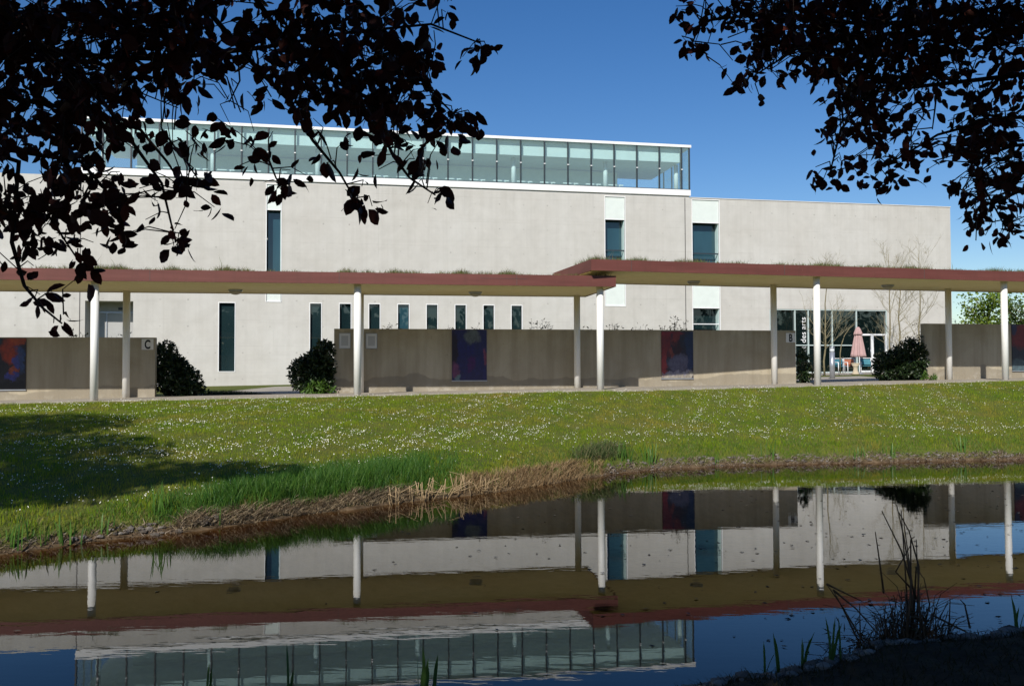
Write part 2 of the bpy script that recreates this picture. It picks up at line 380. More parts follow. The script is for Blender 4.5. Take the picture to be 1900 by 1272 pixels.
xs = np.concatenate([np.linspace(-1800, -70, 9), np.linspace(-60, -22, 24), np.arange(-21, 22, 0.16), np.linspace(22.4, 60, 28), np.linspace(80, 1800, 9)])
yv = np.concatenate([np.linspace(-300, -20, 8), np.linspace(-18, 3.6, 30), np.arange(3.8, 21, 0.12), np.linspace(21.2, 34, 50), np.linspace(35, 75, 20), np.linspace(100, 3000, 10)])
GX, GY = np.meshgrid(xs, yv); V = np.stack([GX, GY, ground(GX, GY)], -1).reshape(-1, 3)
nx, ny = len(xs), len(yv); ii, jj = np.meshgrid(np.arange(nx-1), np.arange(ny-1)); q = (jj*nx+ii).ravel()
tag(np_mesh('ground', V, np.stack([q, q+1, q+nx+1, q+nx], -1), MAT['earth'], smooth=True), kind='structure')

wm = MB().box(-58, 58, 3.4, 27, -1.4, 0.0); tag(wm.build('water', water_mat()), kind='structure')

def linept(L, s, d, z=0.0):
    (ox, oy), th = L
    return Vector((ox + s*math.cos(th) - d*math.sin(th), oy + s*math.sin(th) + d*math.cos(th), z))
# the path under the canopies and the cross paths between the low walls
pf, pb = [], []
for L, s in [(COLS1, -22), (COLS1, -12), (COLS1, -6), (COLS1, 0), (COLS1, 6.8), (COLS1, 12.5), (COLS2, -6), (COLS2, 0), (COLS2, 6.9), (COLS2, 14), (COLS2, 24)]:
    p = linept(L, s, -0.22); p2 = linept(L, s, 3.25)
    zz = float(zp(p.x)) + 0.03
    pf.append((p.x, p.y, zz)); pb.append((p2.x, p2.y, float(zp(p2.x)) + 0.012))
pm = MB(); n = len(pf)
low = [(a, b, c - 0.3) for a, b, c in pf]
pm.add(pf + pb + low, [(i, i+1, n+i+1, n+i) for i in range(n-1)] + [(2*n+i, 2*n+i+1, i+1, i) for i in range(n-1)])
tag(pm.build('path', MAT['path']), kind='structure')
def side_path(a, b, c, d):
    m = MB(); m.add([(*p, float(zp(p[0])) + 0.008) for p in (a, b, c, d)], [(0, 1, 2, 3)])
    tag(m.build('cross_path', MAT['path']), kind='structure')
side_path((-10.2, 26.0), (-5.6, 26.7), (-6.3, 40.5), (-10.9, 39.5))
side_path((10.2, 29.3), (14.3, 30.4), (16.4, 40.6), (12.3, 39.6))
tm = MB(); tm.add([(*p[:2], float(zp(p[0])) + 0.016) for p in ((12, 43.2), (29, 47), (27, 52.2), (14.5, 49.9))], [(0, 1, 2, 3)])
tag(tm.build('terrace', MAT['path']), kind='structure')

# ------------------------------------------------------------------ museum building (x along the front, y into the depth)
TOP = 11.83
bld = empty('museum_building', (FAC[0][0], FAC[0][1], 0), FAC[1],
            'long pale concrete museum with a glazed upper storey behind the red-edged walkway', 'building')
SMALL = [(-10.91,-10.26),(-9.38,-8.72),(-7.83,-7.19),(-6.30,-5.63),(-4.75,-4.09),(-3.19,-2.53),(-1.63,-0.97),(-0.06,0.60)]
OPEN = [(-13.149,-12.342,5.54,TOP-0.06), (5.355,6.598,5.51,TOP-0.06), (10.60,12.33,1.75,TOP-0.06), (-15.509,-14.65,1.88,5.50),
        (15.4145,23.107,1.70,5.46), (-21.93,-19.65,0.9,5.50)] + [(a, b, 1.88, 5.52) for a, b in SMALL]
S0, S1, ZB = -34.0, 27.53, 0.4
sx = sorted({S0, S1} | {v for o in OPEN for v in o[:2]}); sz = sorted({ZB, TOP} | {v for o in OPEN for v in o[2:]})
wl = MB(); gi = {}
def gp(a, b):
    if (a, b) not in gi: gi[(a, b)] = len(wl.v); wl.v.append((a, 0, b))
    return gi[(a, b)]
for i in range(len(sx)-1):
    for k in range(len(sz)-1):
        mx_, mz_ = (sx[i]+sx[i+1])/2, (sz[k]+sz[k+1])/2
        if any(o[0] < mx_ < o[1] and o[2] < mz_ < o[3] for o in OPEN): continue
        wl.f.append((gp(sx[i], sz[k]), gp(sx[i+1], sz[k]), gp(sx[i+1], sz[k+1]), gp(sx[i], sz[k+1]))); wl.mi.append(0); wl.sm.append(False)
for a, b, c, d in OPEN:
    dep = 1.2 if a < -19 else 0.56 if d > 11 else 0.32
    wl.add([(a,0,c),(a,0,d),(a,dep,d),(a,dep,c)], [(0,1,2,3)]); wl.add([(b,0,c),(b,dep,c),(b,dep,d),(b,0,d)], [(0,1,2,3)])
    wl.add([(a,0,d),(b,0,d),(b,dep,d),(a,dep,d)], [(0,1,2,3)]); wl.add([(a,0,c),(a,dep,c),(b,dep,c),(b,0,c)], [(0,1,2,3)])
wl.add([(S1,0,ZB),(S1,20,ZB),(S1,20,TOP),(S1,0,TOP)], [(0,1,2,3)]); wl.add([(S0,0,ZB),(S0,0,TOP),(S0,20,TOP),(S0,20,ZB)], [(0,1,2,3)])
wl.add([(S0,20,ZB),(S0,20,TOP),(S1,20,TOP),(S1,20,ZB)], [(0,1,2,3)])
wl.build('wall', MAT['facade'], bld)
MB().add([(S0,0.1,TOP-0.05),(S1-0.01,0.1,TOP-0.05),(S1-0.01,19.9,TOP-0.05),(S0,19.9,TOP-0.05)], [(0,1,2,3)]).build('roof', MAT['coping'], bld)
cp = MB().box(10.52, S1 + 0.03, -0.03, 0.4, TOP, TOP + 0.045); cp.box(S1 - 0.35, S1 + 0.03, 0.4, 20, TOP, TOP + 0.045)
cp.build('coping', MAT['coping'], bld)
for s in (10.20, -22.18): MB().box(s-0.022, s+0.022, -0.004, 0.01, ZB, TOP-0.001).build('movement_joint', MAT['joint'], bld)

def frame_rect(m, a, b, c, d, y0, y1, t):
    m.box(a, a+t, y0, y1, c, d); m.box(b-t, b, y0, y1, c, d); m.box(a+t, b-t, y0, y1, d-t, d); m.box(a+t, b-t, y0, y1, c, c+t)
def strip_window(a, b, segs, name='window'):
    """segs: (kind, z0, z1) from the bottom up; kind is panel or glass or blue"""
    f = MB(); z0, z1 = segs[0][1], segs[-1][2]; frame_rect(f, a+0.002, b-0.002, z0, z1, -0.022, 0.10, 0.036)
    for k, c, d in segs[:-1]: f.box(a+0.057, b-0.057, 0.02, 0.10, d-0.02, d+0.02)
    fr = f.build(name, MAT['white'], bld)
    for k, c, d in segs:
        y = 0.03 if k == 'panel' else 0.50 if (k == 'blue' or b-a > 1.5) and z1 > 11 else 0.17
        if y > 0.4: MB().box(b-0.075, b-0.058, 0.101, 0.50, c+0.02, d-0.02).build('lining', MAT['lining'], fr)
        MB().box(a+0.057, b-0.057, y, y+0.02, c+0.02, d-0.02).build('spandrel_panel' if k == 'panel' else 'pane', MAT['panel'] if k == 'panel' else MAT['bglass' if k == 'blue' else 'dglass'], fr)
    return fr
strip_window(-13.149, -12.342, [('panel', 5.54, 6.7), ('blue', 6.7, 10.40), ('panel', 10.40, TOP-0.06)])
w2 = strip_window(5.355, 6.598, [('panel', 5.51, 6.9), ('blue', 6.9, 10.45), ('panel', 10.45, TOP-0.06)])
w3 = strip_window(10.60, 12.33, [('glass', 1.75, 5.47), ('panel', 5.47, 6.9), ('blue', 6.9, 10.42), ('panel', 10.42, TOP-0.06)])
MB().box(5.42, 6.54, 0.10, 0.15, 8.66, 8.73).build('transom', MAT['dark'], w2)
MB().box(10.66, 12.27, 0.10, 0.15, 8.60, 8.67).build('transom', MAT['dark'], w3)
MB().box(10.66, 12.27, 0.10, 0.15, 4.52, 4.57).build('transom', MAT['white'], w3)
strip_window(-15.509, -14.65, [('glass', 1.88, 5.50)])
for i, (a, b) in enumerate(SMALL): strip_window(a, b, [('glass' if i != 3 else 'blue', 1.88, 5.52)])  # the fourth pane gets the painted blue of mirrored sky
# recessed service door
dr = MB().box(-21.93, -19.65, 1.18, 1.22, 0.9, 5.5).build('door', simple('grey_door_paint', (0.40, 0.40, 0.39), 0.6, 0.3, 0.05), bld)
fm = MB(); fm.box(-21.22, -21.17, 1.14, 1.18, 0.9, 4.95); fm.box(-19.85, -19.80, 1.14, 1.18, 0.9, 4.95); fm.box(-21.93, -19.65, 1.14, 1.18, 4.95, 5.03)
fm.build('frame', MAT['alu'], dr); MB().box(-20.62, -20.22, 1.06, 1.14, 5.12, 5.24).build('emergency_light', MAT['dark'], dr)

# cafe glazing
cf = MB(); A, B_, C_, D_ = 15.4145, 23.107, 1.70, 5.46
frame_rect(cf, A+0.003, B_-0.003, C_, D_, 0.02, 0.14, 0.06)
MUL = [17.06, 17.92, 19.48, 21.08]
for s in MUL: cf.box(s-0.035, s+0.035, 0.04, 0.14, C_+0.06, D_-0.06)
for a, b in zip([A+0.06]+MUL[:3], MUL): cf.box(a+0.036, b-0.036, 0.05, 0.13, 3.30, 3.36)
cfo = cf.build('cafe_window', simple('pale_grey_frame', (0.44, 0.52, 0.50), 0.45, 0.4, 0.05), bld)
for i, (a, b) in enumerate(zip([A+0.06]+MUL, MUL+[B_-0.06])):
    MB().box(a+0.036, b-0.036, 0.16, 0.18, C_+0.06 if i < 4 else 4.02, D_-0.06).build('pane', MAT['cglass'], cfo)
dd = MB(); frame_rect(dd, 21.12, 23.04, 1.72, 4.02, -0.02, 0.12, 0.10); dd.box(22.0, 22.16, -0.02, 0.12, 1.82, 3.92)
ddo = dd.build('door', MAT['white'], bld)
for a, b in ((21.22, 22.0), (22.16, 22.94)): MB().box(a, b, 0.05, 0.07, 1.82, 3.92).build('pane', MAT['cglass'], ddo)
MB().tube([(21.93, -0.07, 2.6), (21.93, -0.07, 3.2)], 0.018).build('handle', MAT['alu'], ddo)

def text_mesh(name, body, size, m, parent, loc, rot, extrude=0.004, xs=1.0, offset=0.0, align='LEFT', spacing=1.0):
    cu = bpy.data.curves.new(name, 'FONT'); cu.body = body; cu.size = size; cu.extrude = extrude; cu.offset = offset
    cu.align_x = align; cu.align_y = 'BOTTOM_BASELINE'; cu.space_character = spacing
    tmp = bpy.data.objects.new('tmp', cu); COL.objects.link(tmp)
    dg = bpy.context.evaluated_depsgraph_get(); me = bpy.data.meshes.new_from_object(tmp.evaluated_get(dg))
    bpy.data.objects.remove(tmp); bpy.data.curves.remove(cu); me.name = name
    me.materials.clear(); o = link_mesh(name, me, m, parent); o.location = loc; o.rotation_euler = rot; o.scale = (xs, 1, 1)
    return o
# vertical lettering on the glass, read from the bottom up
def text_width(body, size):
    o = text_mesh('tmp', body, size, MAT['white'], None, (0, 0, 0), (0, 0, 0)); wd = max(v.co.x for v in o.data.vertices)
    me = o.data; bpy.data.objects.remove(o); bpy.data.meshes.remove(me); return wd
WORD, SZ = 'cité des arts', 0.47
for i, ch in enumerate(WORD):
    if ch == ' ': continue
    off_ = text_width(WORD[:i+1], SZ) - text_width(ch, SZ)
    text_mesh('letter', ch, SZ, MAT['white'], cfo, (17.80, 0.145, 2.62 + off_*1.03), (R(90), R(-90), 0), 0.003, 1.0, 0.0)

# glazed upper storey
GL, GR, GB, GT, GD = -22.20, 10.51, 12.275, 14.74, 5.2
gs = MB().box(GL, GR+0.03, -0.06, GD, TOP+0.115, GB).build('glass_storey', MAT['white'], bld)
MB().box(GL+0.05, GR-0.02, 0.03, GD, TOP-0.049, TOP+0.114).build('plinth', MAT['coping'], gs)
MB().box(GL-0.05, GR+0.08, -0.07, GD+0.1, GT, GT+0.15).build('roof_slab', MAT['white'], gs)
ms = [0.52 + 1.3555*k for k in range(-17, 8)]
ms = [s for s in ms if GL+0.3 < s < GR-0.2]
edges = [GL+0.03] + ms + [GR-0.03]
for s in edges: MB().box(s-0.034, s+0.034, -0.06, 0.06, GB, GT).build('mullion', MAT['dark'], gs)
for s in ms: MB().box(s-0.05, s+0.05, -0.085, -0.06, 13.42, 13.47).build('bracket', MAT['white'], gs)
for a, b in zip(edges[:-1], edges[1:]): MB().add([(a+0.034,0,GB+0.04),(b-0.034,0,GB+0.04),(b-0.034,0,GT),(a+0.034,0,GT)],[(0,1,2,3)]).build('pane', MAT['pav_glass'], gs)
MB().box(GL+0.06, GR-0.06, -0.035, 0.035, GB+0.002, GB+0.04).build('sill', MAT['dark'], gs)
for s in (GL+0.03, GR-0.03):
    MB().add([(s,0.06,GB+0.02),(s,GD-0.1,GB+0.02),(s,GD-0.1,GT),(s,0.06,GT)],[(0,1,2,3)]).build('pane', MAT['pav_glass'], gs)
    for d in (1.35, 2.7, 4.05): MB().box(s-0.034, s+0.034, d-0.034, d+0.034, GB, GT).build('mullion', MAT['dark'], gs)
MB().box(GL+2.0, GR-3.4, 3.0, 3.2, GB, GT-0.9).build('inner_wall', MAT['inner'], gs)
MB().box(GL+0.4, GR-0.5, 0.26, 0.33, 13.93, GT-0.002).build('bulkhead', MAT['inner'], gs)
MB().box(GL+0.4, GR-0.5, 0.33, GD-0.2, 13.93, 13.97).build('ceiling', MAT['inner'], gs)
MB().box(GL+0.1, GR-0.1, 0.08, GD-0.1, GB+0.003, GB+0.02).build('inner_floor', MAT['innerdark'], gs)
for s in [0.30 + 5.42*k for k in range(-4, 2)] + [10.05]:
    MB().tube([(s, 0.95, GB+0.02), (s, 0.95, 13.93)], 0.13, 16).build('column', MAT['white'], gs)
for k in range(-15, 6):
    s = 0.95 + 1.3555*k
    if GL+1 < s < 7.2:
        h = MB(); h.box(s-0.45, s+0.45, 1.0, 1.06, 12.60, 12.66); h.box(s+0.2, s+0.26, 1.005, 1.055, 12.34, 12.60); h.build('radiator_rail', MAT['white'], gs)

# ------------------------------------------------------------------ walkway canopies
def canopy(L, s0, s1, zs, zt, cols, bd, label):
    root = empty('walkway_canopy', linept(L, 0, 0, 0), L[1], label, 'canopy', 'roofed walkway in two stepped lengths')
    F0, F1 = -0.35, 3.32
    MB().box(s0+0.05, s1-0.05, F0+0.05, F1-0.05, zs+0.012, zt-0.05).build('roof_slab', MAT['soffit'], root)
    fa = MB(); fa.box(s0, s1, F0, F0+0.05, zs, zt); fa.box(s0, s1, F1-0.05, F1, zs, zt)
    fa.box(s0, s0+0.05, F0+0.05, F1-0.05, zs, zt); fa.box(s1-0.05, s1, F0+0.05, F1-0.05, zs, zt)
    # seams and a patched length
    for s in np.arange(s0+1.2, s1, 4.88): fa.box(s-0.005, s+0.005, F0-0.004, F0, zs+0.01, zt-0.004, 1)
    fo = fa.build('fascia', [MAT['fascia'], MAT['joint']], root)
    if s1 < 15: MB().box(10.2, 11.5, F0-0.006, F0-0.001, zs+0.19, zs+0.196).build('patch_seam', MAT['joint'], fo)
    for s, d in cols:
        p = linept(L, s, d); g = float(zp(p.x)) - 0.05
        c = MB().tube([(0, 0, 0), (0, 0, zs+0.012-g)], 0.102, 24).build('column', MAT['column'], root)
        c.location = (s, d, g)
    return root
can1 = canopy(COLS1, -9.5, 14.08, 4.372, 4.680, [(-6.85, 0), (0.0, 0), (6.825, 0), (13.70, 0), (-6.85, 2.81), (0.015, 2.81), (6.84, 2.81), (13.67, 2.81)], 2.81,
              'lower red-edged walkway canopy on white posts, left of the step')
can2 = canopy(COLS2, -7.381, 17.0, 4.80, 5.116, [(0.0, 0), (6.894, 0), (13.79, 0), (0.0, 2.44), (6.87, 2.44), (13.76, 2.44)], 2.44,
              'higher red-edged walkway canopy on white posts, right of the step')

def blades(name, P, H, W, lean, m, parent=None, segs=1, yaw=None, leandir=None):
    """one mesh of tapering blades: P (n,3) roots, H heights, W widths"""
    N = len(P); yaw = RNG.uniform(0, 2*np.pi, N) if yaw is None else yaw
    ld = RNG.uniform(0, 2*np.pi, N) if leandir is None else leandir
    H = np.broadcast_to(H, N); W = np.broadcast_to(W, N); lean = np.broadcast_to(lean, N)
    side = np.stack([np.cos(yaw), np.sin(yaw), np.zeros(N)], -1) * W[:, None] * 0.5
    ldir = np.stack([np.cos(ld), np.sin(ld), np.zeros(N)], -1)
    rows = []
    for k in range(segs):
        u = k / segs
        c = P + np.stack([np.zeros(N), np.zeros(N), H*u*(1-0.25*lean*u)], -1) + ldir*(H*lean*u*u)[:, None]
        wk = 1 - 0.35*u
        rows.append(c - side*wk); rows.append(c + side*wk)
    tip = P + np.stack([np.zeros(N), np.zeros(N), H*(1-0.25*lean)], -1) + ldir*(H*lean)[:, None]
    V = np.stack(rows + [tip], 1); K = V.shape[1]; base = np.arange(N)[:, None]*K
    T = []
    for k in range(segs-1): T += [(2*k, 2*k+1, 2*k+3), (2*k, 2*k+3, 2*k+2)]
    T.append((2*segs-2, 2*segs-1, 2*segs))
    Fc = (base[:, None, :] + np.array(T)[None]).reshape(-1, 3)
    return np_mesh(name, V.reshape(-1, 3), Fc, m, parent)

M_ROOF = island_leaf('roof_sedum', [(0.06, 0.085, 0.016), (0.10, 0.14, 0.025), (0.22, 0.18, 0.09), (0.17, 0.13, 0.06), (0.07, 0.12, 0.02)], 0.7, 0.1, 0.2)
for can, s0, s1, zt in ((can1, -9.4, 14.0, 4.63), (can2, -7.3, 16.9, 5.066)):
    N = 80000; S = RNG.uniform(s0+0.05, s1-0.05, N); Dp = RNG.uniform(-0.28, 1.6, N)**1.0
    dens = 0.5 + 0.5*np.sin(S*1.3+1.0)*np.sin(S*0.47+2.2) + 0.35*np.sin(S*4.1) + 0.25*np.sin(S*9.7+1.5)
    keep = RNG.uniform(0, 1.0, N) < np.clip(dens, 0.5, 1.0); S, Dp, dens = S[keep], Dp[keep], dens[keep]
    H = (0.07 + 0.13*RNG.random(len(S))**2) * (0.75 + 0.7*np.clip(dens, 0, 1.2)); tall = RNG.random(len(S)) < 0.004; H[tall] *= RNG.uniform(1.6, 2.6, tall.sum())
    blades('green_roof', np.stack([S, Dp, np.full(len(S), zt-0.012)], -1), H, 0.012, 0.25+0.3*RNG.random(len(S)), M_ROOF, can, 2)['kind'] = 'stuff'

# soffit lights
def soffit_light(L, s, d, zs, label):
    r = empty('ceiling_light', linept(L, s, d, zs+0.012), L[1], label, 'light', 'round lights under the walkway canopies')
    MB().lathe([(0.20, 0), (0.205, -0.03), (0.19, -0.05)], n=24).build('mounting_ring', MAT['alu'], r)
    MB().lathe([(0.175, -0.05), (0.16, -0.09), (0.12, -0.125), (0.06, -0.145), (0.01, -0.15)], n=24).build('diffuser', simple('opal_diffuser', (0.42, 0.39, 0.32), 0.4, 0.5, 0.05), r)
def on_soffit(x, y, z):
    a = px(x, y, 10) - EYE; t = (z - EYE.z)/a.z; return EYE + a*t
def canopy_sd(L, p):
    (ox, oy), th = L; dx, dy = p.x-ox, p.y-oy
    return dx*math.cos(th)+dy*math.sin(th), -dx*math.sin(th)+dy*math.cos(th)
for x, y, L, z, lb in [(437, 538, COLS1, 4.372, 'round light under the lower canopy, between the C wall and the grey notices'),
                       (882, 542, COLS1, 4.372, 'round light under the lower canopy, above the blue painting'),
                       (1287, 522, COLS2, 4.80, 'round light under the higher canopy, above the red and violet painting'),
                       (1647, 529, COLS2, 4.80, 'round light under the higher canopy, near the closed parasol')]:
    s, d = canopy_sd(L, on_soffit(x, y, z)); soffit_light(L, s, d, z, lb)

# ------------------------------------------------------------------ freestanding low walls with their signs and paintings
def low_wall(pts, ztop, label):
    """pts: plan points of the front face, left to right"""
    o = Vector((*pts[0], 0)); g = min(float(zp(p[0])) for p in pts)
    root_z = g
    P = [Vector((*p, 0)) - o for p in pts]; n = len(P); th = 0.2; back = []
    for i in range(n):
        d = (P[min(i+1, n-1)] - P[max(i-1, 0)]).normalized(); back.append(P[i] + Vector((-d.y, d.x, 0))*th)
    vs = []
    zb, zt = -0.3, ztop - root_z
    for z in (zb, zt): vs += [(p.x, p.y, z) for p in P] + [(p.x, p.y, z) for p in back]
    m = 2*n; fs = []
    for i in range(n-1):
        fs += [(i, i+1, m+i+1, m+i), (n+i+1, n+i, m+n+i, m+n+i+1), (m+i, m+i+1, m+n+i+1, m+n+i)]
    fs += [(n, 0, m, m+n), (n-1, 2*n-1, m+2*n-1, m+n-1)]
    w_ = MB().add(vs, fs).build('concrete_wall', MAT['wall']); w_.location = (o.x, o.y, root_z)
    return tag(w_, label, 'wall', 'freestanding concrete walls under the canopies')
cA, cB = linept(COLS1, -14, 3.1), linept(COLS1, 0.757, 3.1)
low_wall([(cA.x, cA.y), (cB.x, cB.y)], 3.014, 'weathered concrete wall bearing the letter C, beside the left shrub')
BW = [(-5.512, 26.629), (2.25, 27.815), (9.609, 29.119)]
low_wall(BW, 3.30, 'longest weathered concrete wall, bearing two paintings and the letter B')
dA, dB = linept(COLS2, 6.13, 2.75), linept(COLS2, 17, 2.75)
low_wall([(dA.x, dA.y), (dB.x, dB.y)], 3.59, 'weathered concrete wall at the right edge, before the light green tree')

def on_line(a, b, x, y):
    """point where a sight line meets the upright plane through plan points a, b: distance along it, height"""
    d = Vector((b[0]-a[0], b[1]-a[1], 0)).normalized(); nn = Vector((-d.y, d.x, 0)); r = px(x, y, 10) - EYE
    t = (Vector((*a, 0)) - EYE).dot(nn) / r.dot(nn); p = EYE + r*t
    return (p - Vector((*a, 0))).dot(d), p.z, d
def wall_panel(a, b, x0, y0, x1, y1):
    s0, z1, d = on_line(a, b, x0, y0); s1, z0, d = on_line(a, b, x1, y1)
    return s0, s1, z0, z1, math.atan2(d.y, d.x)
WC = ((cA.x, cA.y), (cB.x, cB.y)); WB1 = (BW[0], BW[1]); WB2 = (BW[1], BW[2]); WD = ((dA.x, dA.y), (dB.x, dB.y))
def mount(name, W, box, label, cat, group=None, thick=0.03):
    s0, s1, z0, z1, ang = wall_panel(*W, *box)
    d = Vector((math.cos(ang), math.sin(ang), 0)); nn = Vector((d.y, -d.x, 0)); p = Vector((*W[0], 0)) + d*s0 + nn*0.004
    r = empty(name, (p.x, p.y, z0), ang, label, cat, group)
    return r, s1-s0, z1-z0
M_PLATE = simple('sign_plate', (0.74, 0.73, 0.70), 0.5, 0.4, 0.06); M_INK = simple('black_lettering', (0.012, 0.012, 0.012), 0.5, 0.3)
for W, box, ch, lb in [(WC, (263, 628.5, 287, 648.5), 'C', 'square white sign with a black letter C on the left wall'),
                       (WB2, (1458, 617.5, 1475, 635), 'B', 'square white sign with a black letter B on the long wall')]:
    r, ww, hh = mount('letter_sign', W, box, lb, 'sign', 'letter signs on the walls')
    if ch == 'C': ww = 0.34
    MB().bbox(0, ww, -0.012, 0, 0, hh, 0.003).build('plate', M_PLATE, r)
    text_mesh('letter', ch, hh*1.12, M_INK, r, (ww/2, -0.013, hh*0.11), (R(90), 0, 0), 0.002, 0.66, 0.012, 'CENTER')
def painting(W, box, m, lb):
    r, ww, hh = mount('abstract_painting', W, box, lb, 'painting', 'abstract paintings hung on the walls')
    MB().box(0, ww, -0.028, 0, 0, hh).build('canvas', m, r)
    f = MB(); f.box(-0.012, ww+0.012, -0.034, -0.004, -0.035, -0.001); f.build('bottom_rail', MAT['alu'], r)
painting(WC, (-22, 627.5, 48, 722), paint_mat('canvas_orange', (0.025, 0.022, 0.03), [(0.1, 0.85, 0.28, 0.35, (0.01, 0.07, 0.09)), (0.62, 0.72, 0.30, 0.32, (0.36, 0.045, 0.015)), (0.86, 0.60, 0.14, 0.35, (0.035, 0.07, 0.2)), (0.72, 0.98, 0.34, 0.12, (0.38, 0.07, 0.02)),
    (0.72, 0.5, 0.12, 0.16, (0.05, 0.07, 0.32)), (0.66, 0.34, 0.14, 0.06, (0.33, 0.07, 0.03)), (0.62, 0.26, 0.22, 0.07, (0.05, 0.06, 0.3)), (0.5, 0.05, 0.7, 0.14, (0.008, 0.008, 0.012))], 3.2),
    'abstract painting of orange, teal and black on the C wall')
painting(WB1, (838.5, 611.5, 903, 705), paint_mat('canvas_blue', (0.022, 0.020, 0.105), [(0.62, 0.86, 0.26, 0.16, (0.13, 0.15, 0.15)), (0.05, 0.6, 0.16, 0.45, (0.02, 0.008, 0.012)), (0.10, 0.2, 0.13, 0.2, (0.17, 0.05, 0.13)), (0.95, 0.45, 0.1, 0.2, (0.22, 0.05, 0.10)),
    (0.14, 0.06, 0.12, 0.08, (0.13, 0.2, 0.22)), (0.55, 0.3, 0.16, 0.16, (0.06, 0.01, 0.10)), (0.4, 0.6, 0.25, 0.2, (0.018, 0.014, 0.12))], 3.0),
    'abstract painting in deep blue on the long wall')
painting(WB2, (1226.5, 614.5, 1286, 701), paint_mat('canvas_red', (0.03, 0.022, 0.035), [(0.1, 0.75, 0.26, 0.34, (0.19, 0.020, 0.016)), (0.25, 0.98, 0.5, 0.1, (0.22, 0.018, 0.025)), (0.45, 0.8, 0.12, 0.14, (0.22, 0.03, 0.02)), (0.92, 0.72, 0.2, 0.4, (0.02, 0.032, 0.085)), (0.3, 0.52, 0.06, 0.12, (0.24, 0.05, 0.03)), (0.5, 0.62, 0.18, 0.2, (0.04, 0.012, 0.012)),
    (0.55, 0.32, 0.42, 0.2, (0.13, 0.12, 0.19)), (0.06, 0.3, 0.14, 0.3, (0.33, 0.04, 0.04)), (0.9, 0.3, 0.12, 0.3, (0.022, 0.035, 0.11)), (0.5, 0.04, 0.7, 0.10, (0.40, 0.36, 0.30)), (0.5, 0.12, 0.6, 0.06, (0.3, 0.28, 0.36))], 3.4),
    'abstract painting in red, blue and violet on the long wall')
painting(WD, (1876, 602, 1938, 687), paint_mat('canvas_crimson', (0.03, 0.03, 0.05), [(0.3, 0.75, 0.45, 0.3, (0.20, 0.015, 0.02)), (0.05, 0.95, 0.15, 0.2, (0.03, 0.03, 0.11)), (0.3, 0.1, 0.5, 0.2, (0.10, 0.15, 0.17))], 3.0),
    'abstract painting in crimson and black at the right edge')
def notice_mat():
    t = NT('printed_notice'); g = t.n('ShaderNodeTexCoord'); x, y, z = t.xyz(g.outputs['Generated'])
    ins = t.math('MULTIPLY', t.math('LESS_THAN', t.math('ABSOLUTE', t.math('SUBTRACT', x, 0.5)), 0.33), t.math('LESS_THAN', t.math('ABSOLUTE', t.math('SUBTRACT', z, 0.5)), 0.34))
    ln = t.math('LESS_THAN', t.math('FRACT', t.math('MULTIPLY', z, 22)), 0.5)
    return t.bsdf(t.mix(t.math('MULTIPLY', ins, t.math('ADD', 0.45, t.math('MULTIPLY', ln, 0.3))), (0.68, 0.68, 0.68), (0.30, 0.31, 0.34)), 0.4, 0.4)
MN = notice_mat()
for box, lb in [((630, 618.5, 649.5, 645.5), 'white printed notice on the long wall, left of the white post'), ((679.5, 619, 699, 645.8), 'white printed notice on the long wall, right of the white post')]:
    r, ww, hh = mount('notice_board', WB1, box, lb, 'notice', 'white notices on the long wall')
    MB().box(0, ww, -0.010, 0, 0, hh).build('sheet', MN, r)
    f = MB(); frame_rect(f, -0.012, ww+0.012, -0.012, hh+0.012, -0.016, 0, 0.0118); f.build('frame', MAT['alu'], r)

# ------------------------------------------------------------------ foliage tools
LEAF_T = np.array([(0, 0, 0), (0.20, 0.24, 0.05), (0.27, 0.52, 0.05), (0.17, 0.80, 0.02), (0, 1, -0.04), (-0.17, 0.80, 0.02), (-0.27, 0.52, 0.05), (-0.20, 0.24, 0.05), (0, 0.24, 0), (0, 0.52, 0), (0, 0.80, 0)], float)
LEAF_F = np.array([(0, 1, 8), (0, 8, 7), (1, 2, 9), (1, 9, 8), (8, 9, 6), (8, 6, 7), (2, 3, 10), (2, 10, 9), (9, 10, 5), (9, 5, 6), (3, 4, 10), (10, 4, 5)])
DIA_T = np.array([(0, 0, 0), (0.3, 0.5, 0.04), (0, 1, 0), (-0.3, 0.5, 0.04)], float); DIA_F = np.array([(0, 1, 2), (0, 2, 3)])
def unit(a): return a / np.maximum(np.linalg.norm(a, axis=-1, keepdims=True), 1e-9)
def leaves(name, P, axis, size, m, parent=None, tmpl='leaf', width=1.0, nrm=None):
    N = len(P); T, F = (LEAF_T, LEAF_F) if tmpl == 'leaf' else (DIA_T, DIA_F)
    ax = unit(axis); r = RNG.normal(size=(N, 3)) if nrm is None else nrm + 0.45*RNG.normal(size=(N, 3))
    sx_ = unit(np.cross(ax, r)); nz = np.cross(sx_, ax); size = np.broadcast_to(size, N); wv = width*RNG.uniform(0.8, 1.2, N)
    curl = RNG.uniform(-0.25, 0.12, N)
    V = P[:, None, :] + size[:, None, None]*(T[None, :, 0, None]*wv[:, None, None]*sx_[:, None, :] + T[None, :, 1, None]*ax[:, None, :]
        + (T[None, :, 2, None] + curl[:, None, None]*(T[None, :, 1, None]**2))*nz[:, None, :])
    Fc = (np.arange(N)[:, None, None]*len(T) + F[None]).reshape(-1, 3)
    return np_mesh(name, V.reshape(-1, 3), Fc, m, parent)

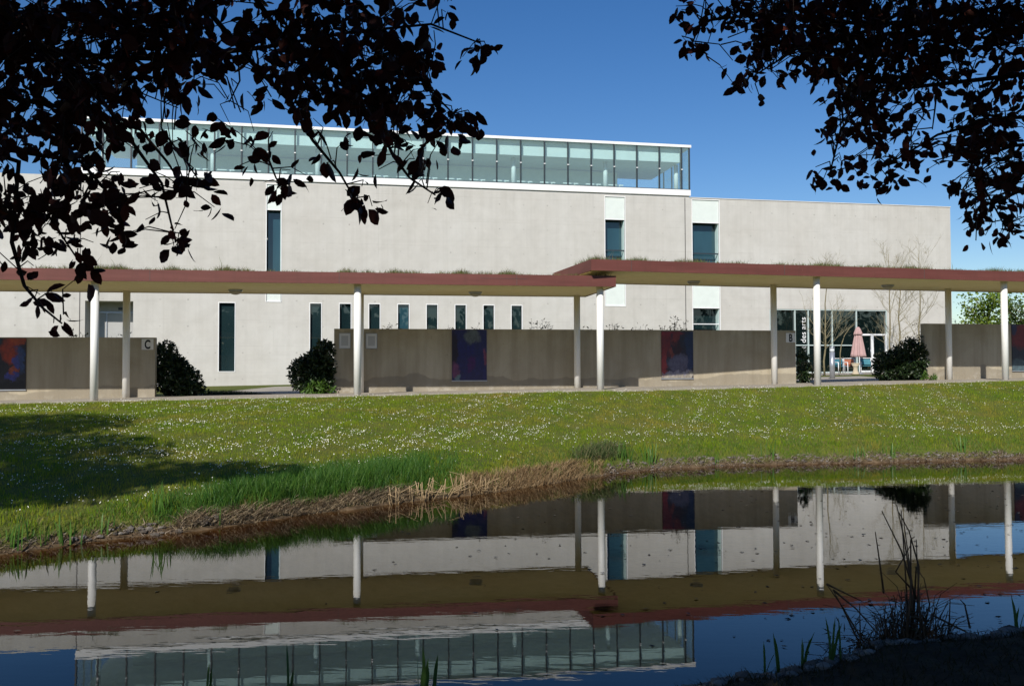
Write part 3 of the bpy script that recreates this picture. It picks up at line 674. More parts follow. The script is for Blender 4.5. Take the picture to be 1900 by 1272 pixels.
M_RHODO = island_leaf('rhododendron_leaf', [(0.008, 0.020, 0.006), (0.02, 0.04, 0.011), (0.012, 0.028, 0.009), (0.035, 0.055, 0.016)], 0.38, 0.4, 0.08)
M_YOUNG = island_leaf('young_leaf', [(0.045, 0.10, 0.014), (0.08, 0.155, 0.02), (0.06, 0.12, 0.018)], 0.5, 0.3, 0.3)
M_STEM = simple('shrub_stem', (0.06, 0.042, 0.028), 0.9, 0.1, 0.3)
M_TWIG = simple('olive_twig', (0.28, 0.245, 0.155), 0.85, 0.15, 0.3)
def shrub(name, base, blobs, n, size, m, label, cat='shrub', group=None, stems=6, width=0.75, droop=0.25, whorl=6):
    """base: point; blobs: (dx, dy, dz, rx, ry, rz) ellipsoids of foliage; leaves stand in whorls"""
    r = empty(name, base, 0, label, cat, group)
    vol = np.array([b[3]*b[4]*b[5] for b in blobs]); k = RNG.choice(len(blobs), n//whorl, p=vol/vol.sum()); Bm = np.array(blobs)[k]
    d = unit(RNG.normal(size=(len(k), 3))); rr = RNG.uniform(0.35, 1.05, len(k))[:, None]**0.5*np.where(RNG.random(len(k)) < .06, 1.18, 1.0)[:, None]
    C = Bm[:, :3] + d*rr*Bm[:, 3:]; C[:, 2] = np.maximum(C[:, 2], 0.04)
    P = np.repeat(C, whorl, 0) + RNG.normal(size=(len(C)*whorl, 3))*size*0.12
    ax = np.repeat(d, whorl, 0)*0.55 + RNG.normal(size=P.shape)*0.75; ax[:, 2] -= droop*0.5
    leaves('foliage', P, ax, size*RNG.uniform(0.65, 1.25, len(P)), m, r, 'leaf', width)
    st = MB()
    for i in range(stems):
        b = blobs[i % len(blobs)]; e = Vector(b[:3]) + Vector((random.uniform(-.6, .6)*b[3], random.uniform(-.6, .6)*b[4], random.uniform(0, .6)*b[5]))
        s_ = Vector((random.uniform(-.12, .12), random.uniform(-.1, .1), -0.05)); mid = s_.lerp(e, 0.5) + Vector((random.uniform(-.1, .1), 0, 0.05))
        st.tube([s_, mid, e], [0.018, 0.012, 0.005], 5)
    st.build('stem', M_STEM, r)
    return r
g = lambda x, y: gz(x, y)
shrub('evergreen_shrub', (-10.32, 26.55, g(-10.32, 26.55)), [(-0.42, 0.1, 0.92, 0.40, 0.5, 0.80), (-0.1, 0, 0.65, 0.45, 0.5, 0.64), (0.26, 0, 0.42, 0.42, 0.5, 0.50), (0.55, 0, 0.22, 0.30, 0.4, 0.28)], 7500, 0.12, M_RHODO,
      'dark evergreen shrub against the end of the C wall', 'shrub', 'dark evergreen shrubs by the walls', 9)
shrub('evergreen_shrub', (-6.15, 26.6, g(-6.15, 26.6)), [(0.34, 0, 1.0, 0.33, 0.45, 0.72), (0.05, 0, 0.75, 0.48, 0.5, 0.55), (-0.32, 0, 0.62, 0.38, 0.4, 0.50), (0.1, 0, 0.3, 0.55, 0.45, 0.32)], 7000, 0.13, M_RHODO,
      'dark evergreen shrub at the left end of the long wall', 'shrub', 'dark evergreen shrubs by the walls', 9)
shrub('evergreen_shrub', (13.72, 30.5, g(13.72, 30.5)), [(0.45, 0, 0.8, 0.45, 0.6, 0.72), (0.0, 0, 0.62, 0.6, 0.6, 0.55), (-0.45, 0, 0.48, 0.45, 0.5, 0.50), (0.2, 0, 0.35, 0.7, 0.5, 0.38)], 9000, 0.12, M_RHODO,
      'dark evergreen shrub at the left end of the right-hand wall', 'shrub', 'dark evergreen shrubs by the walls', 9)
shrub('evergreen_shrub', (9.95, 29.5, g(9.95, 29.5)), [(0.0, 0, 0.6, 0.22, 0.3, 0.55), (0.12, 0, 0.3, 0.26, 0.3, 0.3)], 1000, 0.11, M_RHODO,
      'small dark shrub tucked behind the right end of the long wall', 'shrub', None, 5)
shrub('leafy_plant', (-5.95, 26.1, g(-5.95, 26.1)+0.02), [(0.0, 0, 0.16, 0.30, 0.16, 0.20), (0.32, 0, 0.10, 0.2, 0.14, 0.12)], 300, 0.15, M_YOUNG,
      'low fresh green plant at the foot of the dark shrub by the long wall', 'plant', None, 4, 0.7)
shrub('leafy_plant', (10.75, 31.8, g(10.75, 31.8)), [(0.0, 0, 0.75, 0.2, 0.25, 0.45), (0.02, 0, 0.3, 0.2, 0.2, 0.3)], 420, 0.12, M_YOUNG,
      'fresh green plant below the vertical lettering of the cafe window', 'plant', None, 4, 0.7)
shrub('leafy_plant', (14.45, 29.85, g(14.45, 29.85)+0.02), [(0.0, 0, 0.12, 0.25, 0.12, 0.14)], 160, 0.10, M_YOUNG,
      'low green weeds at the left foot of the right-hand wall', 'plant', None, 3, 0.7)

x = RNG.uniform(-9.6, -7.6, 2600); y = 27.0 + 0.18*x*0 + RNG.uniform(-.25, .55, len(x)) + (x+9.6)*0.1
tag(blades('ground_cover', np.stack([x, y, ground(x, y)], -1), RNG.uniform(.05, .2, len(x))*np.clip((-7.5-x)/1.4, .2, 1), .014, RNG.uniform(.2, .8, len(x)), M_RHODO, None, 2), 'low dark ground cover trailing off right of the shrub by the C wall', 'ground cover', kind='stuff')

# thin sprays of bamboo-like shoots looking over the low walls
M_BAMB = island_leaf('bamboo_leaf', [(0.05, 0.05, 0.018), (0.10, 0.09, 0.035), (0.16, 0.13, 0.06), (0.06, 0.07, 0.02)], 0.6, 0.2, 0.2)
def shoots(x0, x1, y0, Y, n, label, dens=22):
    c = px((x0+x1)/2, 640, Y); gg = gz(c.x, c.y); r = empty('bamboo_shoots', (c.x, c.y, gg), 0, label, 'plant', 'shoots looking over the low walls')
    st = MB(); P, A = [], []
    for i in range(n):
        t = px(x0 + (x1-x0)*(i+0.5)/n + random.uniform(-4, 4), y0 + random.uniform(0, 12), Y + random.uniform(-.25, .25)) - Vector((c.x, c.y, gg))
        b = Vector((t.x + random.uniform(-.3, .3), t.y + random.uniform(-.2, .2), -0.05)); md = b.lerp(t, 0.6) + Vector((random.uniform(-.08, .08), 0, 0.1))
        st.tube([b, md, t], [0.010, 0.007, 0.003], 4)
        for k in range(dens):
            u = random.uniform(0.52, 1.0); p = md.lerp(t, (u-0.52)/0.48)
            tw = Vector((random.gauss(0, 1), random.gauss(0, .7), random.uniform(-.3, .7))).normalized()*random.uniform(0.03, 0.22)
            if k % 2 == 0: st.tube([p, p+tw], [0.004, 0.002], 3)
            for q_ in range(2): P.append(p+tw*random.uniform(.6, 1)); A.append((tw.x+random.gauss(0, .06), tw.y, tw.z+random.gauss(0, .06)))
    st.build('stem', M_TWIG, r)
    leaves('foliage', np.array([tuple(p) for p in P]), np.array(A), RNG.uniform(0.06, 0.12, len(P)), M_BAMB, r, 'dia', 0.55)
shoots(985, 1022, 588, 28.9, 5, 'tallest spray of shoots over the long wall, right of the small windows')
shoots(1250, 1268, 589, 29.3, 3, 'upright spray of shoots over the long wall, above the red painting')
shoots(1165, 1240, 602, 29.1, 8, 'broad low spray of shoots over the long wall, left of the red painting')
shoots(1130, 1150, 600, 28.9, 3, 'small spray of shoots over the long wall, right of the white post at the step')
shoots(1072, 1100, 602, 28.7, 3, 'small spray of shoots over the long wall, between the two posts at the step')
shoots(712, 738, 600, 28.2, 4, 'spray of shoots over the long wall, between the third and fourth small windows')
shoots(826, 840, 601, 28.4, 2, 'sparse shoots over the long wall, above the left edge of the blue painting', 10)
shoots(884, 892, 600, 28.4, 2, 'sparse shoots over the long wall, above the right edge of the blue painting', 10)
shoots(118, 160, 612, 26.6, 4, 'spray of shoots over the C wall, left of the recessed door', 16)
shoots(196, 240, 618, 26.8, 3, 'sparse shoots over the C wall, in front of the recessed door', 8)
shoots(1700, 1715, 596, 31.6, 2, 'sparse shoots behind the left end of the right-hand wall', 10)
shoots(1766, 1786, 592, 31.9, 3, 'sparse shoots over the right-hand wall, left of the light green tree', 12)

# bare young trees before the cafe
M_BARK = simple('olive_bark', (0.20, 0.17, 0.10), 0.9, 0.15, 0.3, 8)
def bare_tree(x, yb, Y, h, label, seed, lean=0.0):
    rnd = random.Random(seed); b = px(x, yb, Y); gg = gz(b.x, b.y); r = empty('bare_tree', (b.x, b.y, gg), 0, label, 'tree', 'slender bare trees by the cafe')
    tr, br = MB(), MB()
    pts = [Vector((0, 0, -0.1))]
    for i in range(1, 9): pts.append(Vector((lean*i/8 + rnd.uniform(-.05, .05), rnd.uniform(-.05, .05), h*i/8)))
    rad = [0.05*(1-0.85*i/8)+0.004 for i in range(9)]
    tr.tube(pts, rad, 7)
    def grow(p, d, L, rr, dep):
        q_ = [p]; dd = d.copy()
        for k in range(3):
            dd = (dd + Vector((rnd.gauss(0, .16), rnd.gauss(0, .16), 0.10))).normalized(); q_.append(q_[-1] + dd*L/3)
        br.tube(q_, [rr, rr*.8, rr*.6, rr*.4], 4, False)
        if dep > 0:
            for k in range(4 if dep > 1 else 3):
                u = rnd.uniform(0.25, 1.0); i0 = min(2, int(u*3)); s_ = q_[i0].lerp(q_[i0+1], u*3-i0)
                nd = (dd + Vector((rnd.gauss(0, .6), rnd.gauss(0, .6), rnd.gauss(0.1, .4)))).normalized(); grow(s_, nd, L*rnd.uniform(.4, .62), max(rr*.6, 0.0045), dep-1)
    for k in range(17):
        u = rnd.uniform(0.12, 0.97); i0 = min(7, int(u*8)); s_ = pts[i0].lerp(pts[i0+1], u*8-i0); a = rnd.uniform(0, 6.283)
        grow(s_, Vector((math.cos(a), math.sin(a), 0.75+u*0.5)).normalized(), h*(0.36-0.2*u)*rnd.uniform(.75, 1.2), 0.016*(1-.5*u), 2)
    tr.build('trunk', M_BARK, r); br.build('crown', M_TWIG, r)
bare_tree(1530, 692, 44, 5.9, 'slender bare tree beside the silver bollard light, left of the parasol', 1, 0.15)
bare_tree(1652, 690, 46, 6.4, 'slender bare tree at the right edge of the cafe window', 2)
bare_tree(1669, 690, 47, 6.0, 'slender bare tree between two others, right of the cafe door', 3, 0.1)
bare_tree(1706, 690, 45, 6.3, 'slender bare tree above the dark shrub, left of the right-hand wall', 4, 0.1)

# cafe terrace furniture
bp = px(1593, 690, 46.0); gg = gz(bp.x, bp.y)+0.016
u = empty('parasol', (bp.x, bp.y, gg), 0, 'closed dusty pink parasol standing on the cafe terrace', 'parasol')
MB().tube([(0,0,0),(0,0,2.45)], 0.03, 10).build('pole', simple('green_grey_pole', (0.20, 0.30, 0.26), 0.5, 0.4), u)
M_PINK = simple('dusty_pink_cloth', (0.44, 0.29, 0.275), 0.85, 0.15, 0.08, 6)
MB().lathe([(0.38, 0.92), (0.35, 1.05), (0.27, 1.55), (0.19, 1.98), (0.15, 2.17)], n=64, fold=10, amp=0.13).build('canopy', M_PINK, u)
MB().lathe([(0.23, 2.10), (0.20, 2.2), (0.12, 2.42), (0.05, 2.52)], n=64, fold=10, amp=0.10).build('vent_cap', M_PINK, u)
MB().lathe([(0.26, 0.0), (0.26, 0.05), (0.08, 0.08)], n=20).build('base', MAT['alu'], u)
bp = px(1587.5, 690, 44.5); gg = gz(bp.x, bp.y)+0.016
MU = simple('sandstone', (0.50, 0.42, 0.30), 0.9, 0.1, 0.12, 6)
ur = empty('stone_urn', (bp.x, bp.y, gg), 0, 'pale waisted stone urn in front of the closed parasol', 'urn')
MB().lathe([(0.19, 0.0), (0.19, 0.06), (0.13, 0.16), (0.10, 0.30), (0.13, 0.42), (0.20, 0.54)], n=20).build('body', MU, ur)
MB().lathe([(0.20, 0.54), (0.215, 0.57), (0.20, 0.60)], n=20).build('rim', MU, ur)
def cafe_chair(x, Y, rz, seatm, label, frame=None):
    b = px(x, 690, Y); r = empty('cafe_chair', (b.x, b.y, gz(b.x, b.y)+0.016), rz, label, 'chair', 'chairs on the cafe terrace')
    fm_ = frame or MAT['white']
    for sx_ in (-.27, .27):
        MB().tube([(sx_, -.24, 0), (sx_, -.22, .64)], .020, 8).build('leg', fm_, r); MB().tube([(sx_, .25, 0), (sx_, .2, .45), (sx_, .27, .86)], .020, 8).build('leg', fm_, r)
        MB().tube([(sx_, -.22, .64), (sx_, .23, .66)], .020, 8).build('armrest', fm_, r)
    MB().bbox(-.25, .25, -.23, .22, .42, .45, .012).build('seat', seatm, r)
    bk = MB(); bk.bbox(-.25, .25, .225, .25, .50, .80, .01); bk.build('backrest', seatm, r); MB().tube([(-.27, .27, .85), (.27, .27, .85)], .02, 8).build('top_rail', fm_, r)
M_TEAL = simple('turquoise_mesh', (0.06, 0.22, 0.28), 0.6, 0.3); M_ORNG = simple('orange_mesh', (0.38, 0.13, 0.07), 0.6, 0.3); M_BRN = simple('mauve_grey_mesh', (0.20, 0.16, 0.16), 0.7, 0.2)
cafe_chair(1560, 45.5, 0.2, M_TEAL, 'white framed turquoise chair beside the silver bollard light')
cafe_chair(1607, 46.5, -0.3, M_TEAL, 'white framed turquoise chair right of the parasol')
cafe_chair(1577, 47.5, 2.6, M_ORNG, 'orange chair behind the stone urn')
cafe_chair(1634, 46.0, 0.5, M_BRN, 'mauve grey chair with white frame in front of the cafe door')
bp = px(1544.5, 702, 36.0); gg = gz(bp.x, bp.y)
bo = empty('bollard_light', (bp.x, bp.y, gg), 0, 'tall silver bollard light on the path to the cafe', 'bollard')
MB().tube([(0,0,-0.05),(0,0,1.12)], 0.105, 20).build('post', MAT['alu'], bo)
MB().tube([(0,0,1.12),(0,0,1.26)], 0.098, 20).build('lens', simple('frosted_lens', (0.62, 0.66, 0.68), 0.3, 0.5, 0.03), bo)
MB().lathe([(0.108, 1.26), (0.108, 1.31), (0.09, 1.335)], n=20).build('cap', MAT['alu'], bo)
# arching dry stem by the parasol
b = px(1559, 690, 44.0); ar = MB(); arc = [px(x, y, 44.0)-b for x, y in [(1559, 692), (1559, 655), (1561, 640), (1567, 622), (1576, 609), (1586, 601)]]
o = ar.tube(arc, [.03, .028, .025, .022, .018, .012], 6).build('arching_stem', M_BARK); o.location = b; tag(o, 'bare brown stem arching over towards the tip of the closed parasol', 'plant')

# trees beyond the right-hand wall
M_SPRING = island_leaf('spring_leaf', [(0.07, 0.14, 0.012), (0.15, 0.24, 0.025), (0.24, 0.30, 0.05), (0.11, 0.19, 0.02)], 0.6, 0.2, 0.35)
def leafy_tree(base, h, cr, n, size, m, label, group=None):
    r = empty('leafy_tree', base, 0, label, 'tree', group); tr = MB(); tips = []
    tr.tube([(0,0,-0.2),(0.05,0,h*.3),(0,0.1,h*.7)], [.14,.11,.05], 8)
    for i in range(26):
        a = random.uniform(0, 6.283); z0 = h*random.uniform(.15, .7); e = Vector((math.cos(a)*cr*random.uniform(.4, 1), math.sin(a)*cr*random.uniform(.4, 1), min(h, z0+h*random.uniform(.1, .4))))
        tr.tube([(0,0,z0), (e.x*.5, e.y*.5, z0+(e.z-z0)*.65), e], [.05,.03,.012], 5); tips += [e, Vector((e.x*.6, e.y*.6, z0+(e.z-z0)*.7))]
    T = np.array([tuple(t) for t in tips]); k = RNG.integers(0, len(T), n); P = T[k] + RNG.normal(size=(n, 3))*np.array([.34, .34, .26])
    ax = RNG.normal(size=(n, 3)); ax[:, 2] -= .4
    leaves('crown', P, ax, size*RNG.uniform(.7, 1.3, n), m, r, 'dia', 1.1); tr.build('trunk', M_BARK, r)
p = px(1835, 690, 60); leafy_tree((p.x, p.y, 1.8), 5.6, 1.9, 2600, 0.20, M_SPRING, 'loose light green tree beyond the right-hand wall, left of the last white post', 'trees beyond the right-hand wall')
p = px(1915, 690, 56); leafy_tree((p.x, p.y, 1.8), 4.3, 1.7, 3600, 0.17, island_leaf('mid_green_leaf', [(0.03, 0.06, 0.008), (0.07, 0.11, 0.016), (0.10, 0.14, 0.03)], 0.6, 0.2, 0.3),
    'denser mid green tree beyond the right-hand wall, at the right edge', 'trees beyond the right-hand wall')

# ------------------------------------------------------------------ lawn
def yp(x): return np.interp(x, YPX, YPY)
def sample_lawn(N, off0=0.25, edge=0.05):
    x = RNG.uniform(-19.5, 19.5, N); y = RNG.uniform(6.5, 28.6, N)
    k = (y > ys(x)+off0) & (y < yp(x)-edge) & (np.abs(x) < 0.66*y + 2.2); return x[k], y[k]
x, y = sample_lawn(760000); hs = 0.035 + 0.03*RNG.random(len(x)); nearb = np.exp(-(y-ys(x))/0.8); hs = hs*(1+1.0*nearb)
def lawn_blades():
    t = NT('lawn_blade'); gm = t.n('ShaderNodeNewGeometry')
    c = t.ramp(gm.outputs['Random Per Island'], [(0, (0.095, 0.195, 0.004)), (0.35, (0.19, 0.28, 0.006)), (0.7, (0.28, 0.305, 0.02)), (1, (0.13, 0.245, 0.005))])
    worn = t.math('MULTIPLY', t.ramp(t.noise(0.5, 6, 0.7, dist=0.6), [(0.46, 0.0), (0.66, 1.0)]), 0.8); c = t.mix(worn, c, (0.36, 0.25, 0.055))
    lush = t.math('MULTIPLY', t.ramp(t.noise(1.7, 5, 0.7), [(0.50, 0.0), (0.66, 1.0)]), 0.75); c = t.mix(lush, c, (0.055, 0.155, 0.006))
    p = t.n('ShaderNodeBsdfPrincipled'); t.l(c, p.inputs['Base Color']); p.inputs['Roughness'].default_value = 0.6; p.inputs['Specular IOR Level'].default_value = 0.15
    tr = t.n('ShaderNodeBsdfTranslucent'); t.l(c, tr.inputs[0]); mx = t.n('ShaderNodeMixShader'); mx.inputs[0].default_value = 0.3
    t.l(p.outputs[0], mx.inputs[1]); t.l(tr.outputs[0], mx.inputs[2]); t.l(mx.outputs[0], t.out.inputs[0]); return t.m
M_GRASS = lawn_blades()
hs = hs*np.clip(1.0 + 0.9*_hn(x*2.3+1, y*2.7), 0.55, 1.7)
tag(blades('lawn_grass', np.stack([x, y, ground(x, y)-0.004], -1), hs, 0.009, 0.5*RNG.random(len(x)), M_GRASS),
    'short green lawn sloping from the path down to the pond', 'grass', kind='stuff')
x, y = sample_lawn(350000, 0.9, 0.12)
rel = (y-ys(x))/(yp(x)-ys(x))
v1 = _hn(x*0.55+2, y*1.3); v2 = _hn(x*1.7+5, y*2.9+1); v3 = _hn(x*4.3, y*6.1+3)
dn = np.clip(0.30 + 0.9*v1 + 0.7*v2, 0, 1.2)*np.clip(0.45 + 1.1*v3, 0.05, 1.3) + 0.03
dn += 1.1*np.exp(-((y-ys(x)-1.75-0.25*np.sin(x))/0.17)**2)*(x > 1)*np.clip(0.6+0.8*v3, 0, 1) + 0.8*np.exp(-((rel-0.36)/0.09)**2)*(x < 1.5)*(x > -7)*np.clip(0.4+v2+v3, 0, 1)
k = RNG.uniform(0, 1, len(x)) < np.clip(dn, 0, 1.5)*0.42; x, y = x[k], y[k]; N = len(x)
T = np.array([(math.cos(a), math.sin(a)) for a in np.linspace(0, 2*np.pi, 7)[:-1]]); rr = RNG.uniform(0.004, 0.0092, N); zt = ground(x, y) + RNG.uniform(0.05, 0.085, N)
tx, ty = RNG.normal(0, .35, N), RNG.normal(.55, .35, N)
V = np.stack([x[:, None]+rr[:, None]*T[None, :, 0], y[:, None]+rr[:, None]*T[None, :, 1], zt[:, None]+rr[:, None]*(T[None, :, 0]*tx[:, None]+T[None, :, 1]*ty[:, None])], -1)
Fc = np.arange(N)[:, None]*6 + np.arange(6)[None]
tag(np_mesh('daisies', V.reshape(-1, 3), Fc, simple('daisy_white', (0.74, 0.73, 0.62), 0.7, 0.2, 0.03)), 'white daisies scattered in drifts over the lawn', 'flowers', kind='stuff')

# ------------------------------------------------------------------ far bank plants
def along_shore(N, x0, x1, o0, o1, pw=1.0):
    x = RNG.uniform(x0, x1, N); y = ys(x) + o0 + (o1-o0)*RNG.random(N)**pw; return x, y
def blade_field(name, x, y, h, wd, lean, m, label, cat, segs=3, sink=0.02):
    return tag(blades(name, np.stack([x, y, np.maximum(ground(x, y), -0.03)-sink], -1), h, wd, lean, m, None, segs), label, cat, kind='stuff')
M_TALL = island_leaf('tall_grass_blade', [(0.018, 0.075, 0.010), (0.055, 0.155, 0.018), (0.12, 0.22, 0.03), (0.03, 0.11, 0.016)], 0.5, 0.3, 0.35)
x, y = along_shore(60000, -5.3, -0.9, 0.15, 2.9); oo = y-ys(x); fade = np.clip((x+5.0)/1.5, 0.12, 1)*np.clip((2.9-oo)/1.9, 0.0, 1)**1.3*np.clip((-0.9-x)/1.3, 0.0, 1)*np.clip(0.75+0.5*np.sin(x*3.1+oo*2)*np.sin(x*7.3-oo), .3, 1)
k = RNG.random(len(x)) < fade; x, y, oo = x[k], y[k], oo[k]
blade_field('tall_grass', x, y, RNG.uniform(0.16, 0.40, len(x))*np.clip((x+5.6)/1.8, .4, 1)*np.clip(1.15-oo/3.2, .3, 1), 0.0065, 0.15+0.45*RNG.random(len(x)), M_TALL, 'tall lush green grass above the dry bank, left of the reed stubs', 'grass')
M_SEDGE = island_leaf('sedge_blade', [(0.04, 0.12, 0.008), (0.08, 0.17, 0.014), (0.13, 0.20, 0.03), (0.20, 0.17, 0.06)], 0.55, 0.25, 0.25)
x, y = along_shore(52000, -7.5, 13, 0.12, 2.0, 1.2); k = RNG.random(len(x)) < np.clip((2.0-(y-ys(x)))/1.2, 0, 1)*np.where(x < 1.8, 0.8, 0.65)*np.clip(.6+.8*_hn(x*1.3, y*1.6), .15, 1); x, y = x[k], y[k]
blade_field('sedge', x, y, RNG.uniform(0.05, 0.14, len(x))*np.clip(1.3-(y-ys(x))/2.2, .4, 1), 0.008, 0.2+0.5*RNG.random(len(x)), M_SEDGE, 'lush green sedge in a band along the far bank', 'grass')
x = RNG.normal(1.75, 0.26, 1100); y = ys(x) + RNG.uniform(0.3, 0.9, len(x))
blade_field('sedge_tussock', x, y, RNG.uniform(0.18, 0.36, len(x)), 0.010, 0.2+0.5*RNG.random(len(x)), island_leaf('dull_sedge', [(0.05, 0.09, 0.022), (0.09, 0.125, 0.04), (0.19, 0.16, 0.08)], 0.6, 0.2, 0.3), 'grey-green tussock of sedge on the far bank near its bend', 'grass')
M_DRY = island_leaf('dry_grass', [(0.20, 0.14, 0.08), (0.32, 0.245, 0.15), (0.42, 0.34, 0.23), (0.13, 0.085, 0.045)], 0.8, 0.1, 0.15)
x, y = along_shore(4600, -4.3, -1.6, 0.0, 0.24)
blade_field('dry_grass', x, y, RNG.uniform(0.07, 0.22, len(x)), 0.010, RNG.uniform(0.6, 1.5, len(x)), M_DRY, 'flattened mat of dry grass on the bank below the tall grass', 'grass')
M_BROWN = island_leaf('brown_heath', [(0.20, 0.12, 0.055), (0.31, 0.21, 0.11), (0.40, 0.29, 0.16), (0.15, 0.085, 0.04)], 0.8, 0.1, 0.15)
x, y = along_shore(11000, -1.0, 1.75, -0.05, 0.40); k = RNG.random(len(x)) < 0.55+0.45*np.sin(x*5.1)*np.sin(x*2.3+1); x, y = x[k], y[k]
blade_field('brown_grass', x, y, RNG.uniform(0.06, 0.22, len(x)), 0.008, RNG.uniform(0.2, 1.2, len(x)), M_BROWN, 'rusty brown feathery grass along the middle of the far bank', 'grass')
x, y = along_shore(7500, -7.5, 13, -0.04, 0.17); k = (x < -4.0) | (x > 1.7); x, y = x[k], y[k]
blade_field('bank_litter', x, y, RNG.uniform(0.04, 0.15, len(x)), 0.011, RNG.uniform(0.6, 1.5, len(x)), island_leaf('litter', [(0.10, 0.065, 0.04), (0.22, 0.16, 0.11), (0.34, 0.28, 0.22), (0.07, 0.04, 0.02)], 0.85, 0.1), 'broken straw and litter along the waterline of the far bank', 'litter')
# stones
def stone_field(name, x, y, r, label):
    ico = [(0,0,1),(.894,0,.447),(.276,.851,.447),(-.724,.526,.447),(-.724,-.526,.447),(.276,-.851,.447),(.724,.526,-.447),(-.276,.851,-.447),(-.894,0,-.447),(-.276,-.851,-.447),(.724,-.526,-.447),(0,0,-1)]
    f = [(0,1,2),(0,2,3),(0,3,4),(0,4,5),(0,5,1),(1,6,2),(2,7,3),(3,8,4),(4,9,5),(5,10,1),(2,6,7),(3,7,8),(4,8,9),(5,9,10),(1,10,6),(11,7,6),(11,8,7),(11,9,8),(11,10,9),(11,6,10)]
    T = np.array(ico); N = len(x); S = r[:, None, None]*RNG.uniform(.7, 1.35, (N, 1, 3))*np.array([1.25, 1, .6])
    V = T[None]*S*RNG.uniform(.85, 1.15, (N, 12, 1)) + np.stack([x, y, np.maximum(ground(x, y), -0.03)+r*.2], -1)[:, None, :]
    return tag(np_mesh(name, V.reshape(-1, 3), (np.arange(N)[:, None, None]*12+np.array(f)[None]).reshape(-1, 3), island_leaf('stone_' + name, [(0.09, 0.075, 0.06), (0.15, 0.13, 0.11), (0.21, 0.19, 0.165), (0.07, 0.055, 0.04)], 0.85, 0.2)), label, 'stones', kind='stuff')
x, y = along_shore(330, 1.9, 13.5, 0.0, 0.22); stone_field('bank_stones', x, y, RNG.uniform(0.012, 0.042, len(x)), 'small grey stones edging the right part of the far bank')
x, y = along_shore(42, -5.3, -3.9, 0.0, 0.16); stone_field('edge_stones', x, y, RNG.uniform(0.02, 0.05, len(x)), 'grey stones at the waterline of the left part of the far bank')

# reed stubs: one clump of broken straw-coloured stalks
M_STRAW = simple('straw_reed', (0.36, 0.26, 0.145), 0.8, 0.15, 0.4, 5)
def reed_clump(x0, x1, n, hmin, hmax, label, off=(-0.12, 0.12)):
    c = ((x0+x1)/2); cy = float(ys(c)); r = empty('reed_stubs', (c, cy, 0), 0, label, 'reeds', 'broken straw-coloured reeds on the far bank')
    m = MB()
    for i in range(n):
        xx = random.uniform(x0, x1); yy = float(ys(xx)) + random.uniform(*off); h = random.uniform(hmin, hmax); b = Vector((xx-c, yy-cy, -0.1)); ln = random.gauss(0, .10)
        t = b + Vector((ln, random.gauss(0, .06), h+0.1)); pts = [b, b.lerp(t, .5)+Vector((random.gauss(0, .012), 0, 0)), t]
        if random.random() < .3: pts.append(t + Vector((random.choice((-1, 1))*random.uniform(.06, .2), 0, random.uniform(-.12, .05))))
        m.tube(pts, [.009, .008, .006, .003][:len(pts)], 5)
    for i in range(n):
        xx = random.uniform(x0, x1); yy = float(ys(xx)) + random.uniform(0, .2); b = Vector((xx-c, yy-cy, random.uniform(.03, .15))); a = random.uniform(-1, 1)
        m.tube([b, b+Vector((random.uniform(.12, .38)*random.choice((-1, 1)), random.uniform(-.1, .1), random.uniform(-.08, .16)))], [.008, .004], 4)
    m.build('stalk', M_STRAW, r)['kind'] = 'stuff'
reed_clump(-1.95, -1.35, 18, 0.10, 0.30, 'low tangle of broken straw-coloured reeds beside the tall green grass')
reed_clump(-1.45, -0.35, 32, 0.14, 0.42, 'taller standing straw-coloured reed stubs at the brown grass')

M_IRIS = island_leaf('iris_blade', [(0.04, 0.11, 0.014), (0.07, 0.16, 0.02), (0.10, 0.19, 0.03)], 0.45, 0.4, 0.3)
M_IRISD = island_leaf('shaded_iris_blade', [(0.04, 0.09, 0.014), (0.05, 0.11, 0.018), (0.06, 0.12, 0.02)], 0.45, 0.4, 0.2)  # iris colour again, darkened for the shade at the near bank
def iris(x, y, h, n, label, m=None, spread=0.10, group='iris clumps rising from the far bank', lean=0.22, wd=0.020):
    z = max(gz(x, y), -0.02); r = empty('iris_clump', (x, y, z), 0, label, 'plant', group)
    P = np.stack([RNG.normal(0, spread*.6, n), RNG.normal(0, spread*.4, n), np.full(n, -0.05)], -1)
    blades('leaves', P, h*RNG.uniform(.55, 1.0, n)+0.05, wd, lean*RNG.uniform(.1, 1.2, n), m or M_IRIS, r, 5, yaw=RNG.normal(0, .5, n))
    return r
def shore_iris(pxx, hpx, n, label, off=0.08, spread=0.1):
    lo, hi = -30.0, 30.0
    for _ in range(40):
        mid = (lo+hi)/2
        if px(pxx, 690, float(ys(mid))).x > mid: lo = mid
        else: hi = mid
    X = (lo+hi)/2; Y = float(ys(X))+off; iris(X, Y, hpx*Y/FPX, n, label, None, spread)
